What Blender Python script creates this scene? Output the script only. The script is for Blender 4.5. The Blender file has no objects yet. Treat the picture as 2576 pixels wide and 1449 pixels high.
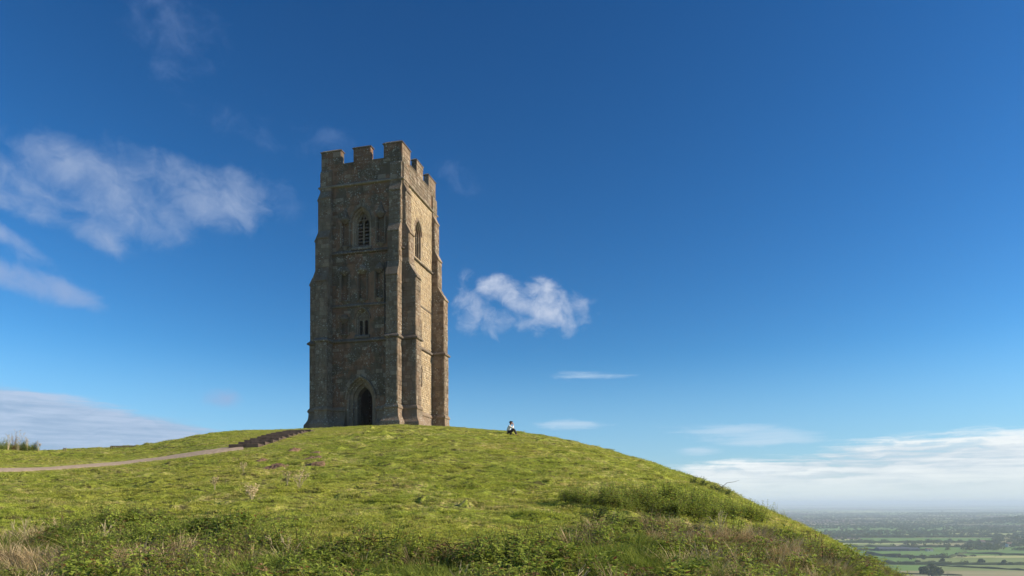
import bpy, bmesh, math, random
import numpy as np
from mathutils import Vector, Matrix
from mathutils.geometry import tessellate_polygon

random.seed(7); rng = np.random.default_rng(7)
R = math.radians
S = bpy.context.scene
COL = S.collection

# ------------------------------------------------------------------ camera, world, sun, exposure
FPX, CX, HY = 1730.0, 1288.0, 1265.0          # focal length, principal column, horizon row of the picture (2576 px wide)
cam = bpy.data.cameras.new('camera'); camo = bpy.data.objects.new('camera', cam); COL.objects.link(camo)
camo.location = (0, 0, 0); camo.rotation_euler = (R(90), 0, 0)
cam.sensor_width = 36; cam.lens = FPX / 2576 * 36; cam.shift_y = (HY - 724.5) / 2576
cam.clip_start = 0.1; cam.clip_end = 90000
S.camera = camo

SUN_EL = 27.0
SUN_DIR = Vector((0.993, -0.115, 0)).normalized()   # horizontal direction towards the sun: right, a touch behind the camera
SUN_AZ = math.atan2(SUN_DIR.x, SUN_DIR.y)
sun = bpy.data.lights.new('sun', 'SUN'); sun.energy = 5.0; sun.angle = R(0.5); sun.color = (1.0, 0.87, 0.69)
suno = bpy.data.objects.new('sun', sun); COL.objects.link(suno)
sv = Vector((SUN_DIR.x * math.cos(R(SUN_EL)), SUN_DIR.y * math.cos(R(SUN_EL)), math.sin(R(SUN_EL))))
suno.rotation_euler = sv.to_track_quat('Z', 'Y').to_euler(); suno.location = (60, -10, 60)

S.view_settings.view_transform = 'Standard'; S.view_settings.look = 'None'
S.view_settings.exposure = 0.55; S.view_settings.gamma = 1.0; S.view_settings.use_curve_mapping = False
S.cycles.use_denoising = True
S.cycles.max_bounces = 6; S.cycles.diffuse_bounces = 2; S.cycles.transmission_bounces = 3; S.cycles.transparent_max_bounces = 8
S.cycles.volume_bounces = 1


class NT:
    """small helper to write node trees as expressions"""
    def __init__(s, tree): s.t = tree; s.n = tree.nodes; s.l = tree.links
    def node(s, typ, ins=(), **kw):
        nd = s.n.new(typ)
        for k, v in kw.items(): setattr(nd, k, v)
        items = ins.items() if isinstance(ins, dict) else enumerate(ins)
        for k, v in items:
            if v is None: continue
            s.set(nd.inputs[k], v)
        return nd
    def set(s, sock, v):
        if isinstance(v, bpy.types.NodeSocket): s.l.new(v, sock)
        elif isinstance(v, (tuple, list)) and len(v) == 3 and sock.type == 'RGBA': sock.default_value = (*v, 1)
        else: sock.default_value = v
    def m(s, op, a, b=0.0, c=0.0, clamp=False):
        return s.node('ShaderNodeMath', (a, b, c), operation=op, use_clamp=clamp).outputs[0]
    def noise(s, vec, scale, detail=4, rough=0.55, dist=0.0, dims='3D'):
        return s.node('ShaderNodeTexNoise', {'Vector': vec, 'Scale': scale, 'Detail': detail, 'Roughness': rough, 'Distortion': dist}, noise_dimensions=dims).outputs[0]
    def rng(s, v, a, b, c=0.0, d=1.0, interp='SMOOTHSTEP'):
        return s.node('ShaderNodeMapRange', {0: v, 1: a, 2: b, 3: c, 4: d}, interpolation_type=interp).outputs[0]
    def mix(s, f, a, b, blend='MIX'):
        nd = s.n.new('ShaderNodeMix'); nd.data_type = 'RGBA'; nd.blend_type = blend
        s.set(nd.inputs[0], f); s.set(nd.inputs[6], a); s.set(nd.inputs[7], b)
        return nd.outputs[2]
    def xyz(s, v): return s.node('ShaderNodeSeparateXYZ', (v,)).outputs
    def comb(s, x, y, z): return s.node('ShaderNodeCombineXYZ', (x, y, z)).outputs[0]
    def mapping(s, v, scale=(1, 1, 1), rot=(0, 0, 0), loc=(0, 0, 0)):
        return s.node('ShaderNodeMapping', {0: v, 1: loc, 2: rot, 3: scale}).outputs[0]


world = bpy.data.worlds.new('World'); S.world = world; world.use_nodes = True
w = NT(world.node_tree); w.n.clear()
sky = w.node('ShaderNodeTexSky', sky_type='NISHITA', sun_disc=False, sun_elevation=R(SUN_EL), sun_rotation=SUN_AZ,
             altitude=160.0, air_density=1.0, dust_density=0.35, ozone_density=3.0)
dirv = w.node('ShaderNodeTexCoord').outputs['Generated']
dx, dy, dz = w.xyz(dirv)
az = w.m('ARCTAN2', dx, dy); el = w.m('ARCSINE', dz)
skyc = w.node('ShaderNodeHueSaturation', {'Hue': 0.496, 'Saturation': 1.24, 'Value': 1.0, 'Color': sky.outputs[0]}).outputs[0]


def aziel(x, y):
    a = math.atan((x - CX) / FPX); return a, math.atan((HY - y) / FPX * math.cos(a))


skyc = w.mix(1.0, skyc, (0.146,) * 3, 'MULTIPLY')      # deepen the blue as a polarised autumn sky: darker overhead, clear low down
skyc = w.node('ShaderNodeGamma', (skyc, 1.40)).outputs[0]
skyc = w.mix(1.0, skyc, (6.3, 7.3, 7.3), 'MULTIPLY')
ae = w.comb(az, el, 0.0)


def blob(x, y, rx, ry, rot=0.0, soft=1.0):
    """soft elliptical region of the sky, 1 in its centre; the sizes are angles (thousandths of a radian)"""
    a, e = aziel(x, y)
    da, de = w.m('SUBTRACT', az, a), w.m('SUBTRACT', el, e)
    c, s_ = math.cos(R(rot)), math.sin(R(rot))
    u = w.m('MULTIPLY_ADD', da, c * 1000 / rx, w.m('MULTIPLY', de, s_ * 1000 / rx))
    v = w.m('MULTIPLY_ADD', da, -s_ * 1000 / ry, w.m('MULTIPLY', de, c * 1000 / ry))
    d = w.m('SQRT', w.m('ADD', w.m('MULTIPLY', u, u), w.m('MULTIPLY', v, v)))
    return w.rng(d, 1.25 * soft, 0.0)


def addup(lst):
    r = lst[0]
    for b in lst[1:]: r = w.m('SUBTRACT', w.m('ADD', r, b), w.m('MULTIPLY', r, b))
    return r


def cloud(mask, tex, amt, lo, hi, top):
    """where a cloud is, broken up by its texture"""
    f = w.m('ADD', mask, w.m('MULTIPLY', w.m('SUBTRACT', tex, 0.5), amt))
    return w.m('MULTIPLY', w.rng(f, lo, hi, 0, top), w.rng(mask, 0.02, 0.25))


# puffy, torn clouds (left bank, small cloud by the tower)
wv = w.node('ShaderNodeTexNoise', {'Vector': ae, 'Scale': 14.0, 'Detail': 5.0, 'Roughness': 0.55}).outputs[1]
aew = w.node('ShaderNodeVectorMath', (ae, w.node('ShaderNodeVectorMath', (wv, (0.045, 0.045, 0)), operation='MULTIPLY').outputs[0]), operation='ADD').outputs[0]
n1 = w.noise(w.mapping(aew, rot=(0, 0, R(38)), scale=(1, 2.0, 1)), 11.0, 9, 0.56, 0.3)
n2 = w.noise(w.mapping(aew, loc=(3.1, 1.7, 0)), 34.0, 8, 0.6, 0.5)
puff = w.m('MULTIPLY_ADD', n2, 0.4, w.m('MULTIPLY', n1, 0.6))
left = addup([blob(270, 485, 150, 52, -18), blob(10, 470, 90, 34, -22), blob(480, 470, 130, 40, -12), blob(230, 450, 70, 28, -25), blob(320, 520, 90, 44, -40), blob(70, 495, 90, 28, -25), blob(480, 485, 115, 34, -28), blob(590, 465, 60, 36, -20),
              blob(260, 600, 50, 26, -35), blob(430, 560, 40, 20, -30)])
left2 = addup([blob(60, 705, 120, 26, -14), blob(20, 600, 100, 18, -24), blob(170, 735, 50, 15, -14), blob(555, 1002, 46, 22, 4)])
small = addup([blob(1245, 722, 50, 28, -8), blob(1305, 760, 60, 26, -28), blob(1360, 742, 40, 32, 0), blob(1410, 790, 48, 30, -45)])
smallt = addup([blob(1180, 760, 42, 56, 20), blob(1215, 825, 55, 40, 10), blob(1455, 785, 34, 44, 0), blob(1330, 800, 90, 30, -10)])
wisps = addup([blob(1145, 440, 60, 36, -30), blob(830, 345, 90, 34, -10), blob(560, 1000, 60, 30, 5), blob(740, 540, 120, 50, -30), blob(610, 330, 90, 34, -15),
               blob(420, 30, 190, 60, -25), blob(400, 150, 110, 40, -30)])
a_left = cloud(left, puff, 2.3, 0.36, 1.6, 0.80)
a_left2 = cloud(left2, puff, 2.2, 0.35, 1.35, 0.75)
a_small = w.m('MAXIMUM', cloud(small, puff, 2.8, 0.30, 1.2, 0.93), cloud(smallt, puff, 4.2, 0.5, 1.65, 0.55))
a_w = cloud(wisps, puff, 3.4, 0.6, 1.8, 0.24)
# flat layered clouds low over the land, streaked level
lv = w.mapping(aew, scale=(1, 8.5, 1))
n3 = w.noise(lv, 5.0, 9, 0.58, 0.25)
n4 = w.noise(w.mapping(ae, scale=(1, 16, 1), loc=(5, 2, 0)), 11.0, 7, 0.6, 0.4)
lay = w.m('MULTIPLY_ADD', n4, 0.4, w.m('MULTIPLY', n3, 0.6))
bank = addup([blob(2480, 1178, 260, 52, 0), blob(2180, 1195, 220, 36, 0), blob(1880, 1198, 170, 26, 2), blob(2300, 1235, 420, 34, 0), blob(2560, 1150, 110, 30, 0), blob(2260, 1150, 120, 24, -2)])
streak = addup([blob(1850, 1085, 130, 18, -2), blob(1930, 1107, 110, 14, -2), blob(1470, 944, 90, 10, -1), blob(1425, 1069, 80, 11, 0), blob(1750, 1135, 50, 9, 0)])
lbank = addup([blob(150, 1085, 290, 46, -4), blob(330, 1105, 190, 32, -6), blob(0, 1035, 140, 36, -6), blob(0, 1110, 250, 44, 0)])
# the same sort of low bank goes on round the whole horizon
around = w.m('MULTIPLY', w.rng(el, 0.16, 0.02), w.rng(w.noise(w.mapping(dirv, scale=(1, 1, 3)), 1.7, 3, 0.5), 0.46, 0.66))
around = w.m('MULTIPLY', around, w.rng(dy, 0.55, 0.2))
a_bank = cloud(w.m('MAXIMUM', bank, around), lay, 3.2, 0.18, 0.95, 0.95)
a_str = cloud(streak, lay, 2.6, 0.34, 1.15, 0.55)
a_lb = cloud(lbank, lay, 2.4, 0.10, 0.80, 0.9)
shade = w.rng(lay, 0.35, 0.62)
lowmist = w.rng(el, 0.055, 0.0, 0, 0.95)
K = 7.0
c = w.mix(w.rng(el, 0.22, 0.05, 0, 0.55), skyc, (0.29 * K, 0.50 * K, 0.80 * K))
c = w.mix(a_w, c, (0.30 * K, 0.42 * K, 0.70 * K))
c = w.mix(a_left, c, (0.36 * K, 0.46 * K, 0.66 * K))
c = w.mix(a_left2, c, (0.33 * K, 0.44 * K, 0.68 * K))
c = w.mix(a_small, c, (0.58 * K, 0.65 * K, 0.80 * K))
c = w.mix(a_lb, c, w.mix(shade, (0.31 * K, 0.43 * K, 0.62 * K), (0.48 * K, 0.58 * K, 0.76 * K)))
c = w.mix(a_str, c, (0.62 * K, 0.76 * K, 0.90 * K))
c = w.mix(a_bank, c, w.mix(shade, (0.56 * K, 0.66 * K, 0.76 * K), (0.92 * K, 0.96 * K, 0.97 * K)))
c = w.mix(lowmist, c, (0.70 * K, 0.80 * K, 0.82 * K))
bg = w.node('ShaderNodeBackground', {'Color': c, 'Strength': 0.1})
w.node('ShaderNodeOutputWorld', (bg.outputs[0],))
world.cycles.sampling_method = 'MANUAL'; world.cycles.sample_map_resolution = 512

# ------------------------------------------------------------------ helpers
def tag(o, label=None, cat=None, group=None, kind=None):
    if label: o['label'] = label
    if cat: o['category'] = cat
    if group: o['group'] = group
    if kind: o['kind'] = kind
    return o


def link(name, me, mat=None, parent=None):
    o = bpy.data.objects.new(name, me); COL.objects.link(o)
    if mat is not None and me is not None and not me.materials: me.materials.append(mat)
    if parent is not None: o.parent = parent
    return o


def empty(name, loc=(0, 0, 0), rz=0.0):
    o = bpy.data.objects.new(name, None); COL.objects.link(o); o.location = loc; o.rotation_euler = (0, 0, rz); o.empty_display_size = 0.2
    return o


def pydata(name, v, f, mat=None, parent=None, smooth=False):
    me = bpy.data.meshes.new(name); me.from_pydata([tuple(map(float, p)) for p in v], [], f)
    if smooth: me.polygons.foreach_set('use_smooth', [True] * len(me.polygons))
    me.update()
    return link(name, me, mat, parent)


def fast_mesh(name, V, F):
    """V (n,3), F (m,k) numpy arrays -> mesh"""
    me = bpy.data.meshes.new(name); n, k = F.shape
    me.vertices.add(len(V)); me.vertices.foreach_set('co', np.asarray(V, dtype=np.float32).ravel())
    me.loops.add(n * k); me.loops.foreach_set('vertex_index', F.astype(np.int32).ravel())
    me.polygons.add(n); me.polygons.foreach_set('loop_start', np.arange(0, n * k, k, dtype=np.int32))
    me.update(calc_edges=True)
    return me


class MB:
    def __init__(s): s.v = []; s.f = []
    def add(s, v, f):
        b = len(s.v); s.v += [tuple(p) for p in v]; s.f += [tuple(i + b for i in q) for q in f]
    def box(s, x0, x1, y0, y1, z0, z1):
        s.add([(x0, y0, z0), (x1, y0, z0), (x1, y1, z0), (x0, y1, z0), (x0, y0, z1), (x1, y0, z1), (x1, y1, z1), (x0, y1, z1)],
              [(3, 2, 1, 0), (4, 5, 6, 7), (0, 1, 5, 4), (1, 2, 6, 5), (2, 3, 7, 6), (3, 0, 4, 7)])
    def tube(s, pts, rad, n=6):
        b = len(s.v); m = len(pts)
        for i, p in enumerate(pts):
            p = Vector(p); d = (Vector(pts[min(i + 1, m - 1)]) - Vector(pts[max(i - 1, 0)])).normalized()
            a = d.orthogonal().normalized(); c_ = d.cross(a); r = rad[i] if isinstance(rad, (list, tuple)) else rad
            for k in range(n):
                t = 2 * math.pi * k / n; q = p + (a * math.cos(t) + c_ * math.sin(t)) * r; s.v.append(tuple(q))
        for i in range(m - 1):
            for k in range(n):
                k2 = (k + 1) % n; s.f.append((b + i * n + k, b + i * n + k2, b + (i + 1) * n + k2, b + (i + 1) * n + k))
        s.f.append(tuple(b + k for k in range(n))[::-1]); s.f.append(tuple(b + (m - 1) * n + k for k in range(n)))
    def build(s, name, mat, parent=None, smooth=False): return pydata(name, s.v, s.f, mat, parent, smooth)


# value noise for the ground
def _h(ix, iy, seed):
    n = (ix.astype(np.int64) * 374761393 + iy.astype(np.int64) * 668265263 + seed * 1442695041) & 0x7fffffff
    n = ((n ^ (n >> 13)) * 1274126177) & 0x7fffffff
    return ((n ^ (n >> 16)) & 0xffff) / 65535.0


def vnoise(x, y, seed=0):
    ix, iy = np.floor(x), np.floor(y); fx, fy = x - ix, y - iy
    fx = fx * fx * (3 - 2 * fx); fy = fy * fy * (3 - 2 * fy)
    a, b, c_, d = _h(ix, iy, seed), _h(ix + 1, iy, seed), _h(ix, iy + 1, seed), _h(ix + 1, iy + 1, seed)
    return (a * (1 - fx) + b * fx) * (1 - fy) + (c_ * (1 - fx) + d * fx) * fy


def fbm(x, y, seed=0, o=4):
    r = 0; a = 0.5; t = 0
    for i in range(o): r = r + a * vnoise(x * 2 ** i + 17.3 * i, y * 2 ** i - 9.1 * i, seed + i); t += a; a *= 0.5
    return r / t - 0.5


# ------------------------------------------------------------------ the lie of the land
# skyline of the hill as seen from the camera: picture column, row, distance ahead of the camera
SKY = np.array([(-2200, 1160, 33), (-800, 1148, 38), (-300, 1139, 40), (0, 1136, 42), (100, 1138, 43), (200, 1134, 44), (300, 1130, 45), (350, 1125, 45.5), (400, 1119, 46),
                (450, 1111, 46), (500, 1101, 46.3), (560, 1091, 46.8), (620, 1085, 47), (700, 1082, 47.3), (780, 1079, 47.6), (900, 1074, 47.8),
                (1010, 1071.5, 47.8), (1130, 1077, 47.5), (1290, 1090, 46), (1400, 1104, 44), (1500, 1128, 41), (1600, 1155, 38), (1700, 1188, 35),
                (1800, 1226, 32), (1900, 1278, 29), (2000, 1325, 26.5), (2100, 1376, 24), (2200, 1440, 21.5), (2270, 1498, 20), (2576, 1720, 14.5),
                (3200, 2000, 10), (4500, 2700, 6.5)], float)
_phi = np.arctan((SKY[:, 0] - CX) / FPX); _rc = SKY[:, 2] / np.cos(_phi); _zc = SKY[:, 2] * (HY - SKY[:, 1]) / FPX
PH = np.concatenate([[-math.pi, -2.4, -1.75], _phi, [1.5, 2.2, math.pi]])
RC = np.concatenate([[16, 22, 40], _rc, [10, 12, 16]]); ZC = np.concatenate([[-4.5, -4, -1.0], _zc, [-4.4, -4.6, -4.5]])
gx = np.linspace(-math.pi, math.pi, 3601)
ker = np.exp(-0.5 * (np.arange(-14, 15) / 5.0) ** 2); ker /= ker.sum()
def _sm(a): return np.convolve(np.concatenate([a[-15:-1], a, a[1:15]]), ker, 'same')[14:-14]
RCg = _sm(np.interp(gx, PH, RC)); ZCg = _sm(np.interp(gx, PH, ZC))
pxg = np.where(np.abs(gx) < 1.45, CX + FPX * np.tan(np.clip(gx, -1.45, 1.45)), np.sign(gx) * 1e5)
def sstep(a, b, x): t = np.clip((x - a) / (b - a), 0, 1); return t * t * (3 - 2 * t)
WPg = sstep(560, 700, pxg) * (1 - sstep(1190, 1330, pxg)); WPg = _sm(WPg)
M0g = _sm(0.02 - 0.03 * sstep(1400, 2400, pxg))

TZ = 5.46                                       # height of the level summit the tower stands on
T_ORG = (-8.3, 52.0); T_ROT = R(-14.6)
def to_tower(X, Y):
    dx_, dy_ = X - T_ORG[0], Y - T_ORG[1]; c_, s_ = math.cos(-T_ROT), math.sin(-T_ROT)
    return dx_ * c_ - dy_ * s_, dx_ * s_ + dy_ * c_


def H0(X, Y):
    X = np.asarray(X, float); Y = np.asarray(Y, float)
    ph = np.arctan2(X, Y); r = np.hypot(X, Y) + 1e-6
    rc, zc, wp, m0 = (np.interp(ph, gx, g) for g in (RCg, ZCg, WPg, M0g))
    mc = zc / rc; t = np.clip(r / rc, 0, 1)
    z = (2 * t**3 - 3 * t**2 + 1) * -1.6 + (t**3 - 2 * t**2 + t) * rc * m0 + (-2 * t**3 + 3 * t**2) * zc + (t**3 - t**2) * rc * mc
    d = np.maximum(r - rc, 0)
    dp = np.minimum(d, 3.0); zp = mc * (dp - dp * dp / 6)
    d2 = np.clip(d - 24, 0, 18); zp = zp - 0.5 * d2 * d2 / 36 - 0.5 * np.maximum(d - 42, 0)
    L = 16.0; d3 = np.minimum(d, L); zf = mc * d - (0.5 + mc) * d3 * d3 / (2 * L) - (0.5 + mc) * np.maximum(d - L, 0)
    return z + wp * zp + (1 - wp) * zf


def proj(X, Y, Z): return CX + FPX * X / Y, HY - FPX * Z / Y


def ray0(px, py):
    """where the sight line through a picture point meets the (smooth) ground: walking outwards from the camera"""
    s_ = (px - CX) / FPX; e = (HY - py) / FPX
    ys = np.linspace(4, 60, 2801); zz = H0(s_ * ys, ys)
    k = np.argmax(zz / ys >= e); k = len(ys) - 1 if k == 0 and zz[0] / ys[0] < e else k
    if k == len(ys) - 1: k = int(np.argmax(zz / ys))
    return s_ * ys[k], ys[k]


PATH_PX = [(-700, 1205), (-300, 1193), (0, 1181), (120, 1176), (240, 1168), (340, 1158), (430, 1147), (500, 1138), (560, 1131), (612, 1124)]
STEP_PX = [(612, 1124), (640, 1116), (662, 1109), (684, 1102), (704, 1096), (722, 1091), (742, 1086.5), (764, 1083)]
PATH = [ray0(*p) for p in PATH_PX]; STEPP = [ray0(*p) for p in STEP_PX]
_last = Vector((*to_tower(*STEPP[-1]), 0))


def dist_poly(X, Y, P):
    d = np.full(np.shape(X), 1e9)
    for (x0, y0), (x1, y1) in zip(P[:-1], P[1:]):
        vx, vy = x1 - x0, y1 - y0; t = np.clip(((X - x0) * vx + (Y - y0) * vy) / (vx * vx + vy * vy), 0, 1)
        d = np.minimum(d, np.hypot(X - x0 - t * vx, Y - y0 - t * vy))
    return d


def H(X, Y):
    X = np.asarray(X, float); Y = np.asarray(Y, float)
    z = H0(X, Y); r = np.hypot(X, Y)
    lx, ly = to_tower(X, Y)
    dt = np.maximum(np.maximum(-8.2 - lx, lx - 1.4), np.maximum(-1.3 - ly, ly - 8.4))
    a = sstep(0.2, 3.5, dt); dpth = dist_poly(X, Y, PATH + STEPP[1:])
    a = a * (0.08 + 0.92 * sstep(1.3, 5.0, dpth)) * sstep(0, 3, r)
    n = fbm(X * 0.16, Y * 0.16, 3, 2) * 0.38 + fbm(X * 0.55, Y * 0.8, 11, 3) * 0.20 + fbm(X * 1.9, Y * 3.2, 23, 3) * 0.20
    n = n + np.maximum(fbm(X * 1.6, Y * 3.6, 41, 2) - 0.10, 0) * 0.30 + fbm(X * 0.35 + fbm(X * .2, Y * .2, 8, 2) * 2, Y * 2.0, 47, 2) * 0.09
    n = n + 0.035 * sstep(0.02, 0.10, fbm(X * 0.9 + 3, Y * 3.4, 53, 3)) + 0.018 * sstep(0.03, 0.10, fbm(X * 2.1, Y * 6.0, 59, 2))   # little sheep-trodden ledges
    far = 1 - 0.55 * sstep(38, 47, r) * np.interp(np.arctan2(X, Y), gx, WPg)
    return z + (n * far) * a - 0.06 * (1 - sstep(0.9, 1.5, dpth))


def hz(x, y): return float(H(np.array([x]), np.array([y]))[0])


def ground_at(px, py):
    x, y = ray0(px, py); return x, y, hz(x, y)


# ------------------------------------------------------------------ materials
def mat(name, rough=0.9, spec=0.25):
    m = bpy.data.materials.new(name); m.use_nodes = True; t = NT(m.node_tree)
    b = t.n['Principled BSDF']; b.inputs['Roughness'].default_value = rough; b.inputs['Specular IOR Level'].default_value = spec
    t.b = b; t.mat = m
    return t


def bump(t, h, dist=0.02, strength=0.6):
    t.l.new(t.node('ShaderNodeBump', {'Height': h, 'Distance': dist, 'Strength': strength}).outputs[0], t.b.inputs['Normal'])


def pos(t): return t.node('ShaderNodeNewGeometry').outputs['Position']


def stone_mat(name, c0, c1, c2, lichen=1.0, rubble=False):
    t = mat(name, 0.95, 0.12); P = pos(t)
    g = t.node('ShaderNodeNewGeometry'); oi = t.node('ShaderNodeObjectInfo')
    rnd = t.m('FRACT', t.m('ADD', g.outputs['Random Per Island'], oi.outputs['Random']))
    big = t.noise(P, 0.7, 5, 0.6, 0.4); mid = t.noise(P, 3.2, 6, 0.65, 0.3); fine = t.noise(P, 17, 5, 0.7)
    col = t.mix(t.rng(t.m('MULTIPLY_ADD', rnd, 0.55, t.m('MULTIPLY', mid, 0.5)), 0.22, 0.85), c0, c1)
    col = t.mix(t.rng(big, 0.47, 0.56), col, c2)
    col = t.mix(t.rng(rnd, 0.80, 0.95, 0, 0.55), col, (0.12, 0.085, 0.06)); col = t.mix(t.rng(rnd, 0.14, 0.04, 0, 0.5), col, (0.40, 0.33, 0.25))
    if rubble:
        v = t.node('ShaderNodeTexVoronoi', {'Vector': t.mapping(P, scale=(1, 1, 1.6)), 'Scale': 4.6, 'Randomness': 1.0})
        hue = t.node('ShaderNodeSeparateXYZ', (v.outputs['Color'],)).outputs[0]
        col = t.mix(t.rng(hue, 0.1, 0.9, 0.0, 0.75, 'LINEAR'), col, (0.50, 0.365, 0.215))
    # weather streaks of dark algae, and round pale lichens
    stain = t.rng(t.noise(t.mapping(P, scale=(1.3, 1.3, 0.35)), 1.1, 6, 0.62, 0.6), 0.50, 0.68)
    col = t.mix(t.m('MULTIPLY', stain, 0.28 if rubble else 0.5), col, (0.058, 0.046, 0.032))
    for sc, th, k in ((2.2, 0.16, 0.35), (5.0, 0.22, 0.75), (11.0, 0.26, 0.65)):
        v = t.node('ShaderNodeTexVoronoi', {'Vector': t.node('ShaderNodeVectorMath', (P, t.node('ShaderNodeVectorMath', (t.node('ShaderNodeTexNoise', {'Vector': P, 'Scale': sc * 2.5}).outputs[1], (0.16 / sc * 2,) * 3), operation='MULTIPLY').outputs[0]), operation='ADD').outputs[0], 'Scale': sc})
        sel = t.rng(t.xyz(v.outputs['Color'])[1], 0.35, 0.55)
        spot = t.rng(v.outputs['Distance'], th + 0.12, th - 0.06)
        zone = t.rng(t.noise(P, 0.9, 3, 0.5), 0.40, 0.58)
        f = t.m('MULTIPLY', t.m('MULTIPLY', spot, sel), t.m('MULTIPLY', t.m('MULTIPLY', zone, t.rng(fine, 0.35, 0.55)), k * lichen))
        col = t.mix(f, col, (0.52, 0.51, 0.44))
    col = t.mix(t.m('MULTIPLY', t.rng(fine, 0.3, 0.75), 0.35), col, (0.09, 0.07, 0.05), 'MIX')
    t.set(t.b.inputs['Base Color'], col)
    bump(t, t.m('MULTIPLY_ADD', fine, 0.5, mid), 0.05, 0.9)
    return t.mat


M = {}
M['ashlar'] = stone_mat('weathered_ashlar_shade', (0.165, 0.084, 0.049), (0.28, 0.163, 0.100), (0.130, 0.102, 0.070), 1.4)  # dark weathered stone, darkened further to deepen the shade on the front
M['rubble'] = stone_mat('rubble_stone_sunlit', (0.36, 0.275, 0.18), (0.60, 0.485, 0.33), (0.50, 0.41, 0.285), 0.7, True)  # colour lightened to strengthen the sunlight on the right face
M['dressed'] = stone_mat('dressed_stone', (0.165, 0.110, 0.072), (0.325, 0.247, 0.175), (0.195, 0.152, 0.108), 1.35)
M['cap'] = stone_mat('cap_stone', (0.115, 0.082, 0.06), (0.235, 0.185, 0.14), (0.155, 0.125, 0.10), 1.4)
t = mat('near_black_matt', 0.6, 0.3); t.b.inputs['Base Color'].default_value = (0.03, 0.028, 0.026, 1); M['near_black'] = t.mat

# turf colour shared by the ground sheet and the blades, so the two never part
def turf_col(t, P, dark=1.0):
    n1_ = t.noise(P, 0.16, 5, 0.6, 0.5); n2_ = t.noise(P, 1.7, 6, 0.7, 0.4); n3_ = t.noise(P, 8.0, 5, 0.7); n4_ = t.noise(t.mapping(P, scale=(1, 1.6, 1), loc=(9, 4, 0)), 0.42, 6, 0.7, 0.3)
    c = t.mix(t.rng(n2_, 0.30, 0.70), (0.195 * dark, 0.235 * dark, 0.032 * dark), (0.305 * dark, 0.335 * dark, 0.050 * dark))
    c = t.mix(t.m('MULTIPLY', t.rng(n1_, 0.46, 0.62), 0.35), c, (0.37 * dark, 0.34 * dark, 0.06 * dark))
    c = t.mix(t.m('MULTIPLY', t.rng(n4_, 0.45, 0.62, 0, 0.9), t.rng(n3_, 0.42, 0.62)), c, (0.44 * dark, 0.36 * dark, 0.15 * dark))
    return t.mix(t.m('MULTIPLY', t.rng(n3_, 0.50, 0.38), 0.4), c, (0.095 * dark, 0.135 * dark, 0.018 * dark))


t = mat('turf_ground', 0.95, 0.1); P = pos(t)
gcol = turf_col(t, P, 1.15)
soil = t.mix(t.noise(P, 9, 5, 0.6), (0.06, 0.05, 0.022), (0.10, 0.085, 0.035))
gcol = t.mix(t.rng(t.noise(t.mapping(P, scale=(1, 2.0, 1)), 2.7, 6, 0.7, 0.3), 0.50, 0.58, 0, 0.85), gcol, soil)  # dark soil gaps also paint in the shadow streaks among the hummocks
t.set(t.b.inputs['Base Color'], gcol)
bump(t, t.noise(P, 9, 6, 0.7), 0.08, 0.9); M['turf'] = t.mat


def leaf_mat(name, build, trans=0.35, rough=0.6, spec=0.3):
    t = mat(name, rough, spec); P = pos(t); g = t.node('ShaderNodeNewGeometry'); oi = t.node('ShaderNodeObjectInfo')
    col = build(t, P, g.outputs['Random Per Island'], oi.outputs['Random'])
    t.set(t.b.inputs['Base Color'], col)
    tr = t.node('ShaderNodeBsdfTranslucent', (col,))
    mx = t.node('ShaderNodeMixShader', (trans, t.b.outputs[0], tr.outputs[0]))
    t.l.new(mx.outputs[0], t.n['Material Output'].inputs[0])
    return t.mat


def _grass(t, P, ri, ro):
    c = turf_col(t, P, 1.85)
    c = t.mix(t.m('MULTIPLY', t.rng(ro, 0.60, 1.0), 0.6), c, (0.30, 0.25, 0.09))
    c = t.mix(t.rng(ri, 0.8, 1.0, 0, 0.7), c, (0.38, 0.31, 0.14))
    return t.mix(t.rng(ro, 0.30, 0.0, 0, 0.45), c, (0.07, 0.115, 0.014))
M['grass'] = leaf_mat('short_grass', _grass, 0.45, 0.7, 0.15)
def _dry(t, P, ri, ro):
    c = t.mix(ri, (0.42, 0.31, 0.15), (0.74, 0.60, 0.36)); c = t.mix(t.rng(ri, 0.75, 0.9), c, (0.16, 0.17, 0.04))
    return t.mix(t.rng(ro, 0.5, 1.0, 0, 0.5), c, (0.30, 0.18, 0.075))
M['dry'] = leaf_mat('dry_grass', _dry, 0.3, 0.75, 0.15)
def _long(t, P, ri, ro):
    c = t.mix(ri, (0.16, 0.24, 0.028), (0.38, 0.43, 0.085)); c = t.mix(t.rng(ri, 0.86, 0.95), c, (0.36, 0.30, 0.13))
    return t.mix(t.m('MULTIPLY', ro, 0.35), c, (0.17, 0.17, 0.035))
M['long'] = leaf_mat('long_grass', _long, 0.4, 0.65, 0.2)
def _leaf(t, P, ri, ro):
    c = t.mix(ri, (0.15, 0.215, 0.03), (0.48, 0.56, 0.09)); c = t.mix(t.m('MULTIPLY', t.rng(ro, 0.3, 1.0), 0.6), c, (0.34, 0.40, 0.06))
    c = t.mix(t.rng(ri, 0.90, 0.96), c, (0.19, 0.13, 0.045))
    return t.mix(t.rng(ri, 0.05, 0.0), c, (0.22, 0.05, 0.03))
M['leaf'] = leaf_mat('scrub_leaves', _leaf, 0.5, 0.5, 0.35)
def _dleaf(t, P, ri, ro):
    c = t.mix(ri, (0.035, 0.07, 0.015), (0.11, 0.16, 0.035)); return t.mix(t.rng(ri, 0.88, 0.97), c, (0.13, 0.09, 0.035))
M['darkleaf'] = leaf_mat('dark_leaves', _dleaf, 0.3, 0.5, 0.35)
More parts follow.
